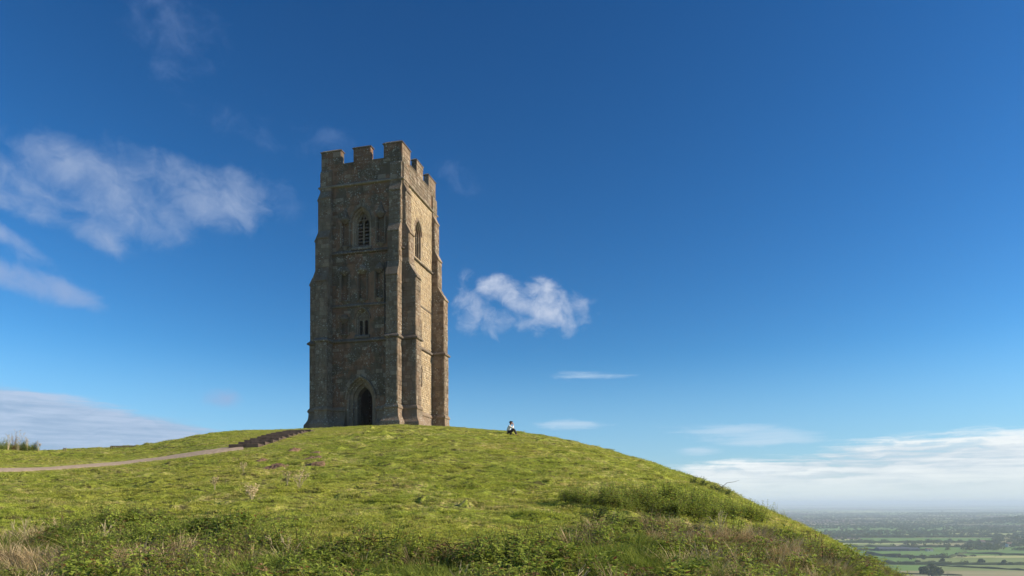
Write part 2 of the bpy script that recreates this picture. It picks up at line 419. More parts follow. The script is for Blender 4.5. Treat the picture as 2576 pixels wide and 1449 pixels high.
def _brown(t, P, ri, ro):
    c = t.mix(ri, (0.17, 0.10, 0.045), (0.40, 0.26, 0.12)); return t.mix(t.rng(ro, 0.6, 1.0, 0, .6), c, (0.11, 0.12, 0.03))
M['brownleaf'] = leaf_mat('withered_leaves', _brown, 0.25, 0.8, 0.15)
def _tree(t, P, ri, ro):
    c = t.mix(ri, (0.035, 0.06, 0.015), (0.10, 0.125, 0.03)); return t.mix(t.rng(ro, 0.7, 1.0, 0, 0.6), c, (0.11, 0.075, 0.03))
M['tree'] = leaf_mat('tree_foliage', _tree, 0.35, 0.8, 0.15)


def plain_mat(name, a, b, sc, rough=0.9, bd=0.01, spec=0.2):
    t = mat(name, rough, spec); P = pos(t); n = t.noise(P, sc, 6, 0.65, 0.2)
    t.set(t.b.inputs['Base Color'], t.mix(t.rng(n, 0.3, 0.7), a, b)); bump(t, n, bd, 0.8); return t.mat


M['path'] = plain_mat('worn_path', (0.33, 0.245, 0.165), (0.50, 0.385, 0.27), 6, 0.95, 0.03)
M['soil'] = plain_mat('bare_soil', (0.13, 0.075, 0.045), (0.27, 0.17, 0.11), 10, 0.95, 0.06)
M['step'] = plain_mat('step_stone', (0.06, 0.044, 0.034), (0.125, 0.092, 0.07), 5, 0.9, 0.03)
M['stalk'] = plain_mat('dead_stalk', (0.30, 0.24, 0.13), (0.50, 0.43, 0.26), 20, 0.8, 0.002)
M['stem'] = plain_mat('green_stem', (0.07, 0.09, 0.025), (0.14, 0.12, 0.04), 20, 0.7, 0.002)
M['bark'] = plain_mat('bark', (0.035, 0.028, 0.02), (0.08, 0.065, 0.045), 8, 0.9, 0.02)
M['timber'] = plain_mat('weathered_timber', (0.14, 0.095, 0.055), (0.32, 0.24, 0.15), 12, 0.9, 0.01)
M['skin'] = plain_mat('skin', (0.42, 0.22, 0.15), (0.48, 0.26, 0.18), 8, 0.6, 0.001)
M['shirt'] = plain_mat('white_shirt', (0.68, 0.67, 0.66), (0.76, 0.75, 0.74), 9, 0.85, 0.006)
M['trousers'] = plain_mat('dark_trousers', (0.030, 0.024, 0.024), (0.050, 0.040, 0.038), 9, 0.85, 0.006)
M['shoe'] = plain_mat('dark_shoe', (0.012, 0.014, 0.018), (0.025, 0.027, 0.03), 9, 0.6, 0.002)
M['hair'] = plain_mat('dark_hair', (0.012, 0.009, 0.008), (0.03, 0.02, 0.016), 40, 0.6, 0.004)
M['shed'] = plain_mat('shed_sheeting', (0.055, 0.06, 0.075), (0.085, 0.09, 0.11), 0.2, 0.6, 0.01)
M['render'] = plain_mat('pale_wall', (0.5, 0.48, 0.43), (0.6, 0.57, 0.52), 0.3, 0.9, 0.01)
M['tile'] = plain_mat('roof_tile', (0.14, 0.08, 0.06), (0.2, 0.12, 0.09), 0.5, 0.9, 0.01)

# ------------------------------------------------------------------ hill
def polar_grid(phis, rs, zf):
    A, Rr = np.meshgrid(phis, rs, indexing='ij'); X = Rr * np.sin(A); Y = Rr * np.cos(A); Z = zf(X, Y)
    V = np.stack([X, Y, Z], -1).reshape(-1, 3); n, m = A.shape
    i = (np.arange(n - 1)[:, None] * m + np.arange(m - 1)[None, :]).ravel()
    return V, np.stack([i, i + 1, i + m + 1, i + m], 1)


front = np.linspace(R(-45), R(45), 720)
phis = np.concatenate([np.linspace(R(-180), R(-46), 90), front, np.linspace(R(46), R(180), 90)])
rs = np.concatenate([np.array([0.01, 1, 2]), np.linspace(3, 20, 150), np.linspace(20.15, 60, 250), np.linspace(62, 120, 20), np.linspace(130, 230, 10)])
V, F = polar_grid(phis, rs, lambda x, y: np.maximum(H(x, y), -79.0))
me = fast_mesh('hill', V, F); me.polygons.foreach_set('use_smooth', [True] * len(me.polygons))
hill = link('hill', me, M['turf']); tag(hill, kind='structure')


def ribbon(name, P, wfun, lift, mt):
    """a strip of ground following a line on the hill"""
    pts = []
    for (x0, y0), (x1, y1) in zip(P[:-1], P[1:]):
        n = max(2, int(math.hypot(x1 - x0, y1 - y0) / 0.3))
        pts += [(x0 + (x1 - x0) * k / n, y0 + (y1 - y0) * k / n) for k in range(n)]
    pts.append(P[-1]); pts = np.array(pts)
    for _ in range(12): pts[1:-1] = (pts[:-2] + pts[1:-1] * 2 + pts[2:]) / 4
    d = np.gradient(pts, axis=0); d /= np.linalg.norm(d, axis=1)[:, None]; nrm = np.stack([-d[:, 1], d[:, 0]], 1)
    C = np.linspace(-1, 1, 9); W = wfun(pts)
    X = pts[:, 0][:, None] + nrm[:, 0][:, None] * C * W; Y = pts[:, 1][:, None] + nrm[:, 1][:, None] * C * W
    Z = H(X, Y) + lift * (1 - C[None, :] ** 4) - 0.03 * (np.abs(C[None, :]) > 0.99)
    V = np.stack([X, Y, Z], -1).reshape(-1, 3); n, m = X.shape
    i = (np.arange(n - 1)[:, None] * m + np.arange(m - 1)[None, :]).ravel()
    me = fast_mesh(name, V, np.stack([i, i + m, i + m + 1, i + 1], 1)); me.polygons.foreach_set('use_smooth', [True] * len(me.polygons))
    return link(name, me, mt), pts


path, path_pts = ribbon('footpath', PATH, lambda p: (1.12 + fbm(p[:, 0] * .5, p[:, 1] * .5, 5) * 0.7 + fbm(p[:, 0] * 2.1, p[:, 1] * 2.1, 6) * 0.45)[:, None], 0.045, M['path'])
tag(path, kind='structure')

# steps up to the tower
st = empty('stone_steps', (STEPP[0][0], STEPP[0][1], hz(*STEPP[0])))
tag(st, 'flight of dark shallow steps climbing the turf from the path to the tower', 'steps')
sp = np.array(STEPP); seg = np.r_[0, np.cumsum(np.hypot(*np.diff(sp, axis=0).T))]; NS = 11
zlo, zhi = hz(*STEPP[0]) + 0.02, hz(*STEPP[-1]) + 0.12
for k in range(NS):
    s0 = seg[-1] * k / NS; x, y = np.interp(s0, seg, sp[:, 0]), np.interp(s0, seg, sp[:, 1])
    x2, y2 = np.interp(s0 + seg[-1] / NS + 0.12, seg, sp[:, 0]), np.interp(s0 + seg[-1] / NS + .12, seg, sp[:, 1])
    d = Vector((x2 - x, y2 - y, 0)); L = max(d.length, seg[-1] / NS); d.normalize(); d = (d * 0.65 + Vector((0.0, 1, 0)) * 0.35).normalized(); n = Vector((-d.y, d.x, 0))
    wd = random.uniform(0.62, 0.78); zt = max(H(np.array([x, x + d.x * L * .8]), np.array([y, y + d.y * L * .8])).max(), 0) + 0.05
    mb = MB(); e = 0.02
    P4 = [Vector((x, y, 0)) - n * wd, Vector((x, y, 0)) + n * wd, Vector((x, y, 0)) + n * (wd + random.uniform(-.05, .05)) + d * L, Vector((x, y, 0)) - n * wd + d * L]
    cen = sum(P4, Vector()) / 4
    left2 = [(P4[1] + P4[2]) / 2, (P4[0] + P4[3]) / 2]                # each tread lies a little with the cross slope
    zl, zr = zt, 0.3 * zt + 0.7 * (hz((P4[0].x + P4[3].x) / 2, (P4[0].y + P4[3].y) / 2) + 0.07); zl = 0.45 * zt + 0.55 * (hz(left2[0].x, left2[0].y) + .05)
    zc4 = [zr, zl, zl, zr]
    vs = [(p.x, p.y, zt - 0.75) for p in P4] + [(p.x, p.y, z_ - e) for p, z_ in zip(P4, zc4)] + [((p + (cen - p) * 0.03).x, (p + (cen - p) * 0.03).y, z_ + random.uniform(-.008, .008)) for p, z_ in zip(P4, zc4)]
    fs = [(0, 1, 2, 3)]
    for b in (0, 4):
        for q in range(4): fs.append((b + q, b + (q + 1) % 4, b + 4 + (q + 1) % 4, b + 4 + q))
    fs.append((8, 9, 10, 11)); fs = [f[::-1] for f in fs]
    mb.add(vs, fs)
    o = mb.build('step', M['step'], st); o.matrix_parent_inverse = Matrix.Translation(st.location).inverted()

# ------------------------------------------------------------------ tower
tower = empty('church_tower', (T_ORG[0], T_ORG[1], TZ), T_ROT)
tag(tower, 'tall roofless brown stone church tower with battlements, corner buttresses and arched doorway on the hilltop', 'tower')
X0, X1, Y0, Y1, BW = -6.8, 0.0, 0.0, 7.0, 0.95
Z = lambda z: z - TZ
TOPZ = Z(26.2)


def outline(cx, hw, z0, zs, za, o=0.0, n=9, sill=0.0):
    """pointed arch outline, counter-clockwise seen from outside, u to the right: bottom right, up, apex, down to bottom left"""
    w_ = hw + o; rise = (za - zs) + o * 1.15; c_ = (rise * rise - w_ * w_) / (2 * w_); Rr = c_ + w_
    a1 = math.atan2(rise, c_)
    right = [(cx - c_ + Rr * math.cos(a1 * k / n), zs + Rr * math.sin(a1 * k / n)) for k in range(n + 1)]
    leftp = [(2 * cx - u, z) for u, z in right[:-1]][::-1]
    return [(cx + w_, z0 - sill)] + right + leftp + [(cx - w_, z0 - sill)]


def rect(u0, u1, z0, z1): return [(u1, z0), (u1, z1), (u0, z1), (u0, z0)]


class Face:
    """maps (u, z, depth) of a wall face to tower coordinates; depth is positive outwards"""
    def __init__(s, org, ud, nd): s.o = Vector(org); s.u = Vector(ud); s.n = Vector(nd)
    def __call__(s, u, z, d=0.0): p = s.o + s.u * u + s.n * d; return (p.x, p.y, z)


FF = Face((0, 0, 0), (1, 0, 0), (0, -1, 0))      # front, u = x
FR = Face((0, 0, 0), (0, 1, 0), (1, 0, 0))       # right, u = y
FB = Face((0, Y1, 0), (-1, 0, 0), (0, 1, 0))     # rear, u = -x
FL = Face((X0, 0, 0), (0, -1, 0), (-1, 0, 0))    # left, u = -y


def panel(name, fc, outer, holes, d=0.0, thick=None, mt=None, parent=None):
    """flat panel with holes; with thick, a slab with edge faces round its outside and its holes"""
    loops = [outer] + holes; flat = [p for lp in loops for p in lp]
    tri = tessellate_polygon([[Vector((u, z, 0)) for u, z in lp] for lp in loops])
    vs = [fc(u, z, d) for u, z in flat]; fs = []
    for a, b, c_ in tri:
        (ax, ay), (bx, by), (cx_, cy) = flat[a], flat[b], flat[c_]
        fs.append((a, b, c_) if (bx - ax) * (cy - ay) - (by - ay) * (cx_ - ax) > 0 else (a, c_, b))
    if thick:
        N = len(vs); vs += [fc(u, z, d - thick) for u, z in flat]; fs += [tuple(i + N for i in f)[::-1] for f in fs]
        b = 0
        for li, lp in enumerate(loops):
            m = len(lp)
            for k in range(m):
                q = (b + k, b + (k + 1) % m, b + (k + 1) % m + N, b + k + N); fs.append(q[::-1] if li == 0 else q)
            b += m
    return pydata(name, vs, fs, mt, parent)


def rings(name, fc, loops, mt, cap=False, closed=True, parent=None):
    """a moulding: successive outlines, each (points, depth), joined by strips"""
    vs = []; fs = []; m = len(loops[0][0])
    for pts, d in loops: vs += [fc(u, z, d) for u, z in pts]
    for i in range(len(loops) - 1):
        for k in range(m if closed else m - 1):
            k2 = (k + 1) % m; fs.append((i * m + k, i * m + k2, (i + 1) * m + k2, (i + 1) * m + k))
    if cap: fs.append(tuple((len(loops) - 1) * m + k for k in range(m)))
    return pydata(name, vs, fs, mt, parent)


def sweep(name, poly, prof, mt, parent=None, closed=True, caps=False):
    """runs a profile [(offset outwards, z)...] along a counter-clockwise plan line"""
    n = len(poly); vs = []; fs = []; m = len(prof)
    for i, (x, y) in enumerate(poly):
        def nrm(a, b): dx_, dy_ = b[0] - a[0], b[1] - a[1]; l = math.hypot(dx_, dy_); return dy_ / l, -dx_ / l
        if closed or 0 < i < n - 1:
            na = nrm(poly[i - 1], poly[i]); nb = nrm(poly[i], poly[(i + 1) % n]); k = 1 / max(1 + na[0] * nb[0] + na[1] * nb[1], 0.2)
            nx, ny = (na[0] + nb[0]) * k, (na[1] + nb[1]) * k
        else: nx, ny = nrm(poly[0], poly[1]) if i == 0 else nrm(poly[-2], poly[-1])
        vs += [(x + nx * o, y + ny * o, z) for o, z in prof]
    for i in range(n if closed else n - 1):
        j = (i + 1) % n
        for k in range(m - 1): fs.append((i * m + k, j * m + k, j * m + k + 1, i * m + k + 1))
    if caps and not closed: fs += [tuple(range(m)), tuple((n - 1) * m + k for k in range(m))[::-1]]
    return pydata(name, vs, fs, mt, parent)


def prism(name, base, outd, along, prof, width, mt, parent):
    """extrudes a (projection, z) profile across a width"""
    b, o, a = Vector(base), Vector(outd), Vector(along); n = len(prof)
    vs = [tuple(b + o * p + Vector((0, 0, z))) for p, z in prof] + [tuple(b + o * p + a * width + Vector((0, 0, z))) for p, z in prof]
    fs = [tuple(range(n))[::-1], tuple(range(n, 2 * n))] + [(k, (k + 1) % n, (k + 1) % n + n, k + n) for k in range(n)]
    ob = pydata(name, vs, fs, mt, parent); bm = bmesh.new(); bm.from_mesh(ob.data); bmesh.ops.recalc_face_normals(bm, faces=bm.faces); bm.to_mesh(ob.data); bm.free()
    return ob


# openings of the front: (centre, half width, sill, springing, apex)
DOOR = (-3.4, 0.64, -0.4, Z(7.95), Z(9.0)); BEL = (-3.35, 0.52, Z(19.75), Z(21.55), Z(22.4)); LOW = (-3.3, 0.44, Z(12.95), Z(14.1), Z(14.75))
NIC = [(-4.72, 0.31, Z(19.8), Z(21.5), Z(21.95)), (-1.76, 0.31, Z(19.8), Z(21.7), Z(22.15)),
       (-4.77, 0.32, Z(15.6), Z(17.5), Z(17.95)), (-3.27, 0.32, Z(15.6), Z(17.5), Z(17.95)), (-1.86, 0.30, Z(15.6), Z(17.5), Z(17.95)),
       (-4.80, 0.30, Z(13.0), Z(13.9), Z(14.3))]
door_l = [outline(*DOOR, o) for o in (0.56, 0.42, 0.34, 0.20, 0.12, 0.0)]
TH = 1.15
holes_f = [door_l[0], outline(*BEL, 0.26, sill=0.1), outline(*LOW, 0.16, sill=0.06)] + [outline(*n, 0.0) for n in NIC]
RB = (3.1, 0.50, Z(19.6), Z(21.5), Z(22.35)); SL1 = (3.62, 0.17, Z(13.1), Z(14.55), Z(14.85)); SL2 = (3.9, 0.09, Z(9.4), Z(10.95), Z(11.1))
holes_r = [outline(*RB, 0.14, sill=0.06), outline(*SL1, 0.08, sill=0.04), outline(*SL2, 0.03)]
WTOP = Z(24.6)


def notch(outer_u0, outer_u1, z0, z1, dl):
    """rectangle whose bottom edge is broken by the doorway"""
    d = [p for p in dl]; d[0] = (d[0][0], z0); d[-1] = (d[-1][0], z0)
    return [(outer_u1, z0), (outer_u1, z1), (outer_u0, z1), (outer_u0, z0)] + d[::-1]


panel('wall', FF, notch(X0, X1, -0.4, WTOP, door_l[0]), holes_f[1:], 0.0, None, M['ashlar'], tower)
panel('wall', FR, rect(0, Y1, -0.4, WTOP), holes_r, 0.0, None, M['rubble'], tower)
panel('wall', FB, rect(0, -X0, -0.4, WTOP), [outline(3.4, 0.5, Z(19.7), Z(21.5), Z(22.4))], 0.0, None, M['ashlar'], tower)
panel('wall', FL, rect(-Y1, 0, -0.4, WTOP), [outline(-3.5, 0.5, Z(19.7), Z(21.5), Z(22.4))], 0.0, None, M['ashlar'], tower)
# inside lining: the room behind the door and the belfry stage
inn = MB(); xi0, xi1, yi0, yi1 = X0 + TH, X1 - TH, Y0 + TH, Y1 - TH
panel('inner_wall', Face((0, TH, 0), (1, 0, 0), (0, -1, 0)), notch(xi0, xi1, -0.4, WTOP, door_l[-1]), [outline(*BEL, 0), outline(*LOW, 0)], 0, None, M['ashlar'], tower)
panel('inner_wall', Face((-TH, 0, 0), (0, 1, 0), (1, 0, 0)), rect(yi0, yi1, -0.4, WTOP), [outline(*RB, 0), outline(*SL1, 0), outline(*SL2, 0)], 0, None, M['ashlar'], tower)
inn.add([(xi0, yi1, -.4), (xi1, yi1, -.4), (xi1, yi1, WTOP), (xi0, yi1, WTOP)], [(0, 1, 2, 3)])
inn.add([(xi0, yi0, -.4), (xi0, yi1, -.4), (xi0, yi1, WTOP), (xi0, yi0, WTOP)], [(0, 1, 2, 3)])
inn.build('inner_wall', M['ashlar'], tower)
fl = MB(); fl.box(X0 + 0.3, X1 - 0.3, 0.02, Y1 - 0.3, -0.3, 0.02); fl.build('floor', M['ashlar'], tower)
fl = MB(); fl.box(X0 + 0.3, X1 - 0.3, 0.3, Y1 - 0.3, Z(24.2), Z(24.55)); fl.build('roof', M['cap'], tower)
fl = MB(); fl.box(xi0 + 0.002, xi1 - 0.002, yi0 + 0.002, yi1 - 0.002, Z(11.8), Z(12.0)); fl.build('ceiling', M['ashlar'], tower)

# door surround: four orders of moulding stepping inwards, with a hood over them
dz0 = [0.0, 0.0]
rings('door_surround', FF, [(door_l[0], 0.0), (door_l[1], -0.10), (door_l[1], -0.22), (door_l[2], -0.28), (door_l[3], -0.30), (door_l[3], -0.46),
                            (door_l[4], -0.52), (door_l[5], -0.60), (door_l[5], -TH)], M['dressed'], closed=False, parent=tower)
def upper(l, k=1): return l[k:-k]
def hood(fc, dims, o0, o1, proud, name='hood_mould'):
    a, b = upper(outline(*dims, o0)), upper(outline(*dims, o1)); am = upper(outline(*dims, (o0 + o1) / 2 + 0.01))
    ob = rings(name, fc, [(a, 0.004), (a, proud * 0.6), (am, proud), (b, proud * 0.8), (b, 0.004)], M['dressed'], closed=False, parent=tower)
    return ob
hood(FF, DOOR, 0.67, 0.54, 0.20); hood(FF, BEL, 0.38, 0.28, 0.15); hood(FF, LOW, 0.28, 0.18, 0.12)
hood(FR, RB, 0.24, 0.15, 0.07)
for q, (fc, dm, os_, sl) in enumerate(((FF, BEL, (0.26, 0.14, 0.14, 0.05, 0.0), 0.1), (FF, LOW, (0.16, 0.09, 0.09, 0.03, 0.0), 0.06), (FR, RB, (0.14, 0.08, 0.08, 0.02, 0.0), 0.06))):
    dep = (0.0, -0.06, -0.14, -0.18, -0.30)
    rings('window_surround', fc, [(outline(*dm, o, sill=sl * (1 - i / 4)), d) for i, (o, d) in enumerate(zip(os_, dep))] + [(outline(*dm, 0), -TH)], M['dressed'], parent=tower)
for dm, o in ((SL1, 0.08), (SL2, 0.03)):
    rings('slit_surround', FR, [(outline(*dm, o, sill=0.04 if o > .05 else 0), 0.0), (outline(*dm, 0), -0.16), (outline(*dm, 0), -TH)], M['dressed'], parent=tower)


def lights(dm, hw, gap, z0, zs, za): return [outline(dm[0] + sg * gap, hw, z0, zs, za) for sg in (-1, 1)]


def belfry(fc, dm, dback=-0.34):
    wn = panel('window', fc, outline(*dm, -0.004), lights(dm, dm[1] / 2 - 0.065, dm[1] / 2, dm[2] + 0.06, dm[3] + 0.02, dm[3] + 0.30) +
               [outline(dm[0] + sg * 0.13, 0.07, dm[3] + 0.36, dm[3] + 0.44, dm[3] + 0.60, 0, 4) for sg in (-1, 1)], dback, 0.14, M['dressed'], tower)
    for sg in (-1, 1):
        for k in range(7):
            zc = dm[2] + 0.16 + k * 0.27; u0, u1 = dm[0] + sg * dm[1] / 2 - dm[1] / 2 + .07, dm[0] + sg * dm[1] / 2 + dm[1] / 2 - .07
            if k == 6: u0 += .08; u1 -= .08
            pr = [(dback - .02, zc - 0.05), (dback - .02, zc - 0.01), (dback - .22, zc + 0.17), (dback - .22, zc + 0.13)]
            vs = [fc(u0, z, d) for d, z in pr] + [fc(u1, z, d) for d, z in pr]
            pydata('louvre', vs, [(0, 1, 2, 3), (7, 6, 5, 4), (0, 4, 5, 1), (1, 5, 6, 2), (2, 6, 7, 3), (3, 7, 4, 0)], M['ashlar'], wn)
    return wn


belfry(FF, BEL); belfry(FR, RB)
panel('window', FF, outline(*LOW, -0.004), lights(LOW, 0.13, 0.22, LOW[2] + 0.02, LOW[3] - 0.12, LOW[3] - 0.02), -0.24, 0.12, M['dressed'], tower)
for sg in (-1, 1):                                                     # blind tracery over the two lights
    o_ = outline(LOW[0] + sg * 0.21, 0.17, LOW[3] - 0.1, LOW[3] + 0.08, LOW[3] + 0.30)
    i_ = outline(LOW[0] + sg * 0.21, 0.12, LOW[3] - 0.1, LOW[3] + 0.07, LOW[3] + 0.24)
    rings('tracery', FF, [(upper(o_), -0.238), (upper(o_), -0.19), (upper(i_), -0.19), (upper(i_), -0.238)], M['dressed'], closed=False, parent=tower)

# niches: recess, jamb mouldings, canopy above and bracket below
for i, dm in enumerate(NIC):
    nn = rings('niche', FF, [(outline(*dm, 0), 0.0), (outline(*dm, -0.05), -0.07), (outline(*dm, -0.05), -0.18)], M['ashlar'], cap=True, parent=tower)
    for sg in (-1, 1):
        mb = MB(); u = dm[0] + sg * (dm[1] + 0.07); mb.tube([FF(u, dm[2] - 0.05, 0.06), FF(u, dm[3] + 0.1, 0.06)], 0.075, 6); mb.build('shaft', M['dressed'], nn)
    cz = dm[4] - 0.10; tall = 0.95 if i < 2 else 0.50
    if i == 5: tall = 0.25
    def half_oct(r, z): return [FF(dm[0] + r * math.cos(a), z, 0.002 + r * 0.75 * math.sin(a)) for a in np.linspace(0, math.pi, 6)]
    lv_ = [(0.12, cz - 0.30), (0.42, cz - .04), (0.44, cz + 0.12), (0.30, cz + 0.15), (0.26, cz + 0.32), (0.14, cz + tall * 0.7), (0.03, cz + tall)]
    vs = [p for r, z in lv_ for p in half_oct(r, z)]; fs = [(a * 6 + k, a * 6 + k + 1, a * 6 + k + 7, a * 6 + k + 6) for a in range(len(lv_) - 1) for k in range(5)]
    fs += [tuple(range(6))[::-1]]
    pydata('canopy', vs, fs, M['cap'], nn)
    bz = dm[2]; lv_ = [(0.06, bz - 0.45), (0.14, bz - 0.25), (0.30, bz - 0.08), (0.33, bz + 0.02)]
    vs = [p for r, z in lv_ for p in half_oct(r, z)]; fs = [(a * 6 + k, a * 6 + k + 1, a * 6 + k + 7, a * 6 + k + 6) for a in range(3) for k in range(5)] + [tuple(18 + k for k in range(6))]
    pydata('bracket', vs, fs, M['cap'], nn)
# carved square panels
for cx_, cz_, h_ in ((-1.75, Z(10.85), 0.24), (-3.3, Z(23.15), 0.20), (-4.95, Z(23.2), 0.14)):
    o_, i_ = rect(cx_ - h_, cx_ + h_, cz_ - h_, cz_ + h_), rect(cx_ - h_ + .06, cx_ + h_ - .06, cz_ - h_ + .06, cz_ + h_ - .06)
    cp = rings('carved_panel', FF, [(o_, 0.004), (o_, 0.07), (i_, 0.05), (i_, 0.012)], M['dressed'], cap=True, parent=tower)
    mb = MB(); mb.tube([FF(cx_, cz_ - h_ * .55, 0.03), FF(cx_, cz_, 0.05), FF(cx_, cz_ + h_ * .55, 0.03)], [0.05, h_ * 0.4, 0.04], 7); mb.build('figure', M['dressed'], cp)
mb = MB(); mb.tube([FF(-1.22, Z(12.75), 0.09), FF(-1.22, Z(18.3), 0.09)], 0.055, 8); mb.tube([FF(-1.40, Z(12.75), 0.07), FF(-1.40, Z(18.3), 0.07)], 0.03, 8)  # dark uprights stand in for the shaded corner beside the buttress
mb.build('corner_shade_rods', M['near_black'], tower)

# buttresses
def bprof(p3):
    q = [(-0.01, -0.4), (p3 + 0.05, -0.4), (p3 + 0.05, Z(12.45)), (p3, Z(12.65)), (p3, Z(17.0)), (p3 + 0.09, Z(17.03)), (p3 + 0.09, Z(17.10)),
         (p3 * 0.5 + 0.31, Z(17.62)), (p3 * 0.5 + 0.26, Z(17.66)), (0.55, Z(18.15)), (0.55, Z(20.38)), (0.63, Z(20.41)), (0.63, Z(20.48)), (0.30, Z(21.12)), (0.30, Z(23.55)),
         (0.37, Z(23.58)), (0.37, Z(23.66)), (0.11, Z(24.2)), (0.11, Z(25.75)), (-0.01, Z(25.9))]
    return q
BPF, BPR, BPL = 0.84, 1.10, 1.0
BUT = [((X1, 0, 0), (0, -1, 0), (-1, 0, 0), BPF), ((X0, 0, 0), (0, -1, 0), (1, 0, 0), BPF), ((X1, 0, 0), (1, 0, 0), (0, 1, 0), BPR), ((X1, Y1, 0), (1, 0, 0), (0, -1, 0), BPR),
       ((X0, 0, 0), (-1, 0, 0), (0, 1, 0), BPL), ((X0, Y1, 0), (-1, 0, 0), (0, -1, 0), BPL), ((X1, Y1, 0), (0, 1, 0), (-1, 0, 0), BPF), ((X0, Y1, 0), (0, 1, 0), (1, 0, 0), BPF)]
for b_, o_, a_, p_ in BUT: prism('buttress', b_, o_, a_, bprof(p_), BW, M['dressed'], tower)


def plan(pf, pr, pl, door=None):
    P_ = [(X0, -pf), (X0 + BW, -pf), (X0 + BW, 0), (X1 - BW, 0), (X1 - BW, -pf), (X1, -pf), (X1, 0), (X1 + pr, 0), (X1 + pr, BW), (X1, BW), (X1, Y1 - BW), (X1 + pr, Y1 - BW),
          (X1 + pr, Y1), (X1, Y1), (X1, Y1 + pf), (X1 - BW, Y1 + pf), (X1 - BW, Y1), (X0 + BW, Y1), (X0 + BW, Y1 + pf), (X0, Y1 + pf), (X0, Y1), (X0 - pl, Y1), (X0 - pl, Y1 - BW),
          (X0, Y1 - BW), (X0, BW), (X0 - pl, BW), (X0 - pl, 0), (X0, 0)]
    if door: P_ = [(door[1], 0)] + P_[3:] + P_[:3] + [(door[0], 0)]
    return P_


def strcourse(poly, z, h=0.2, pj=0.1, closed=True, name='string_course', m_='cap'):
    return sweep(name, poly, [(-0.01, z - h * 0.6), (pj * 0.55, z - h * 0.5), (pj, z - h * 0.35), (pj, z - h * 0.05), (-0.01, z + h * 0.6)], M[m_], tower, closed, True)


pg = plan(BPF + 0.02, BPR + 0.02, BPL + 0.02)
strcourse(pg, Z(12.5), 0.3, 0.17)
bd = (DOOR[0] - DOOR[1] - 0.68, DOOR[0] + DOOR[1] + 0.68)
pgd = plan(BPF + 0.05, BPR + 0.05, BPL + 0.05, bd)
sweep('plinth', pgd, [(-0.01, Z(7.42)), (0.09, Z(7.28)), (0.13, Z(7.16)), (0.13, Z(7.10)), (0.06, Z(7.03)), (0.07, Z(6.72)), (0.11, Z(6.48)), (0.20, Z(6.27)), (0.31, Z(6.10)), (0.33, Z(6.0)), (0.33, -0.5)][::-1],
      M['dressed'], tower, False, True)
body = [(X0, 0), (X1, 0), (X1, Y1), (X0, Y1)]
strcourse(body, Z(19.3), 0.28, 0.20); strcourse(body, Z(24.55), 0.26, 0.19)
a_ = (X0 + BW, 0), (X1 - BW, 0)
strcourse(list(a_), Z(15.2), 0.24, 0.15, False); strcourse([(0, BW), (0, Y1 - BW)], Z(15.9), 0.16, 0.06, False)
rings('window_sill', FF, [(rect(-4.15, -2.5, Z(19.42), Z(19.70)), 0.002), (rect(-4.12, -2.53, Z(19.44), Z(19.60)), 0.16)], M['cap'], cap=True, parent=tower)
rings('window_sill', FF, [(rect(-3.95, -2.65, Z(12.62), Z(12.92)), 0.002), (rect(-3.92, -2.68, Z(12.64), Z(12.80)), 0.15)], M['cap'], cap=True, parent=tower)

# parapet and merlons
PT = 0.42
def ring_wall(name, z0, z1, out, mt):
    a, b = [(X0 - out, -out), (X1 + out, -out), (X1 + out, Y1 + out), (X0 - out, Y1 + out)], [(X0 + PT, PT), (X1 - PT, PT), (X1 - PT, Y1 - PT), (X0 + PT, Y1 - PT)]
    vs = [(x, y, z) for z in (z0, z1) for pl_ in (a, b) for x, y in pl_]; fs = []
    for k in range(4):
        j = (k + 1) % 4; fs += [(k, j, j + 8, k + 8), (k + 4, k + 12, j + 12, j + 4), (k + 8, j + 8, j + 12, k + 12), (k, k + 4, j + 4, j)]
    return pydata(name, vs, fs, mt, tower)
ring_wall('parapet', WTOP, TOPZ, 0.0, M['ashlar'])


def ext(name, poly, z0, z1, mt, parent, inset=0.0):
    n = len(poly); cx_ = sum(p[0] for p in poly) / n; cy_ = sum(p[1] for p in poly) / n
    vs = [(x, y, z0) for x, y in poly] + [(x, y, z1) for x, y in poly]
    return pydata(name, vs, [tuple(range(n))[::-1], tuple(range(n, 2 * n))] + [(k, (k + 1) % n, (k + 1) % n + n, k + n) for k in range(n)], mt, parent)


MZ = Z(27.28)
def coping(poly, z0, parent, over=0.07, hh=0.20):
    over *= random.uniform(.8, 1.2); hh *= random.uniform(.85, 1.15)
    """saddle-backed coping stone: drip, slope and level top"""
    pr = [(0.0, z0 - 0.03), (over, z0), (over, z0 + 0.05), (-0.12, z0 + hh)]
    o = sweep('coping', poly, pr, M['cap'], parent); n = len(poly); me_ = o.data
    bm = bmesh.new(); bm.from_mesh(me_); bm.verts.ensure_lookup_table()
    try:
        f = bm.faces.new([bm.verts[i * 4 + 3] for i in range(n)]); bmesh.ops.triangulate(bm, faces=[f])
    except ValueError: pass
    bm.to_mesh(me_); bm.free(); return o


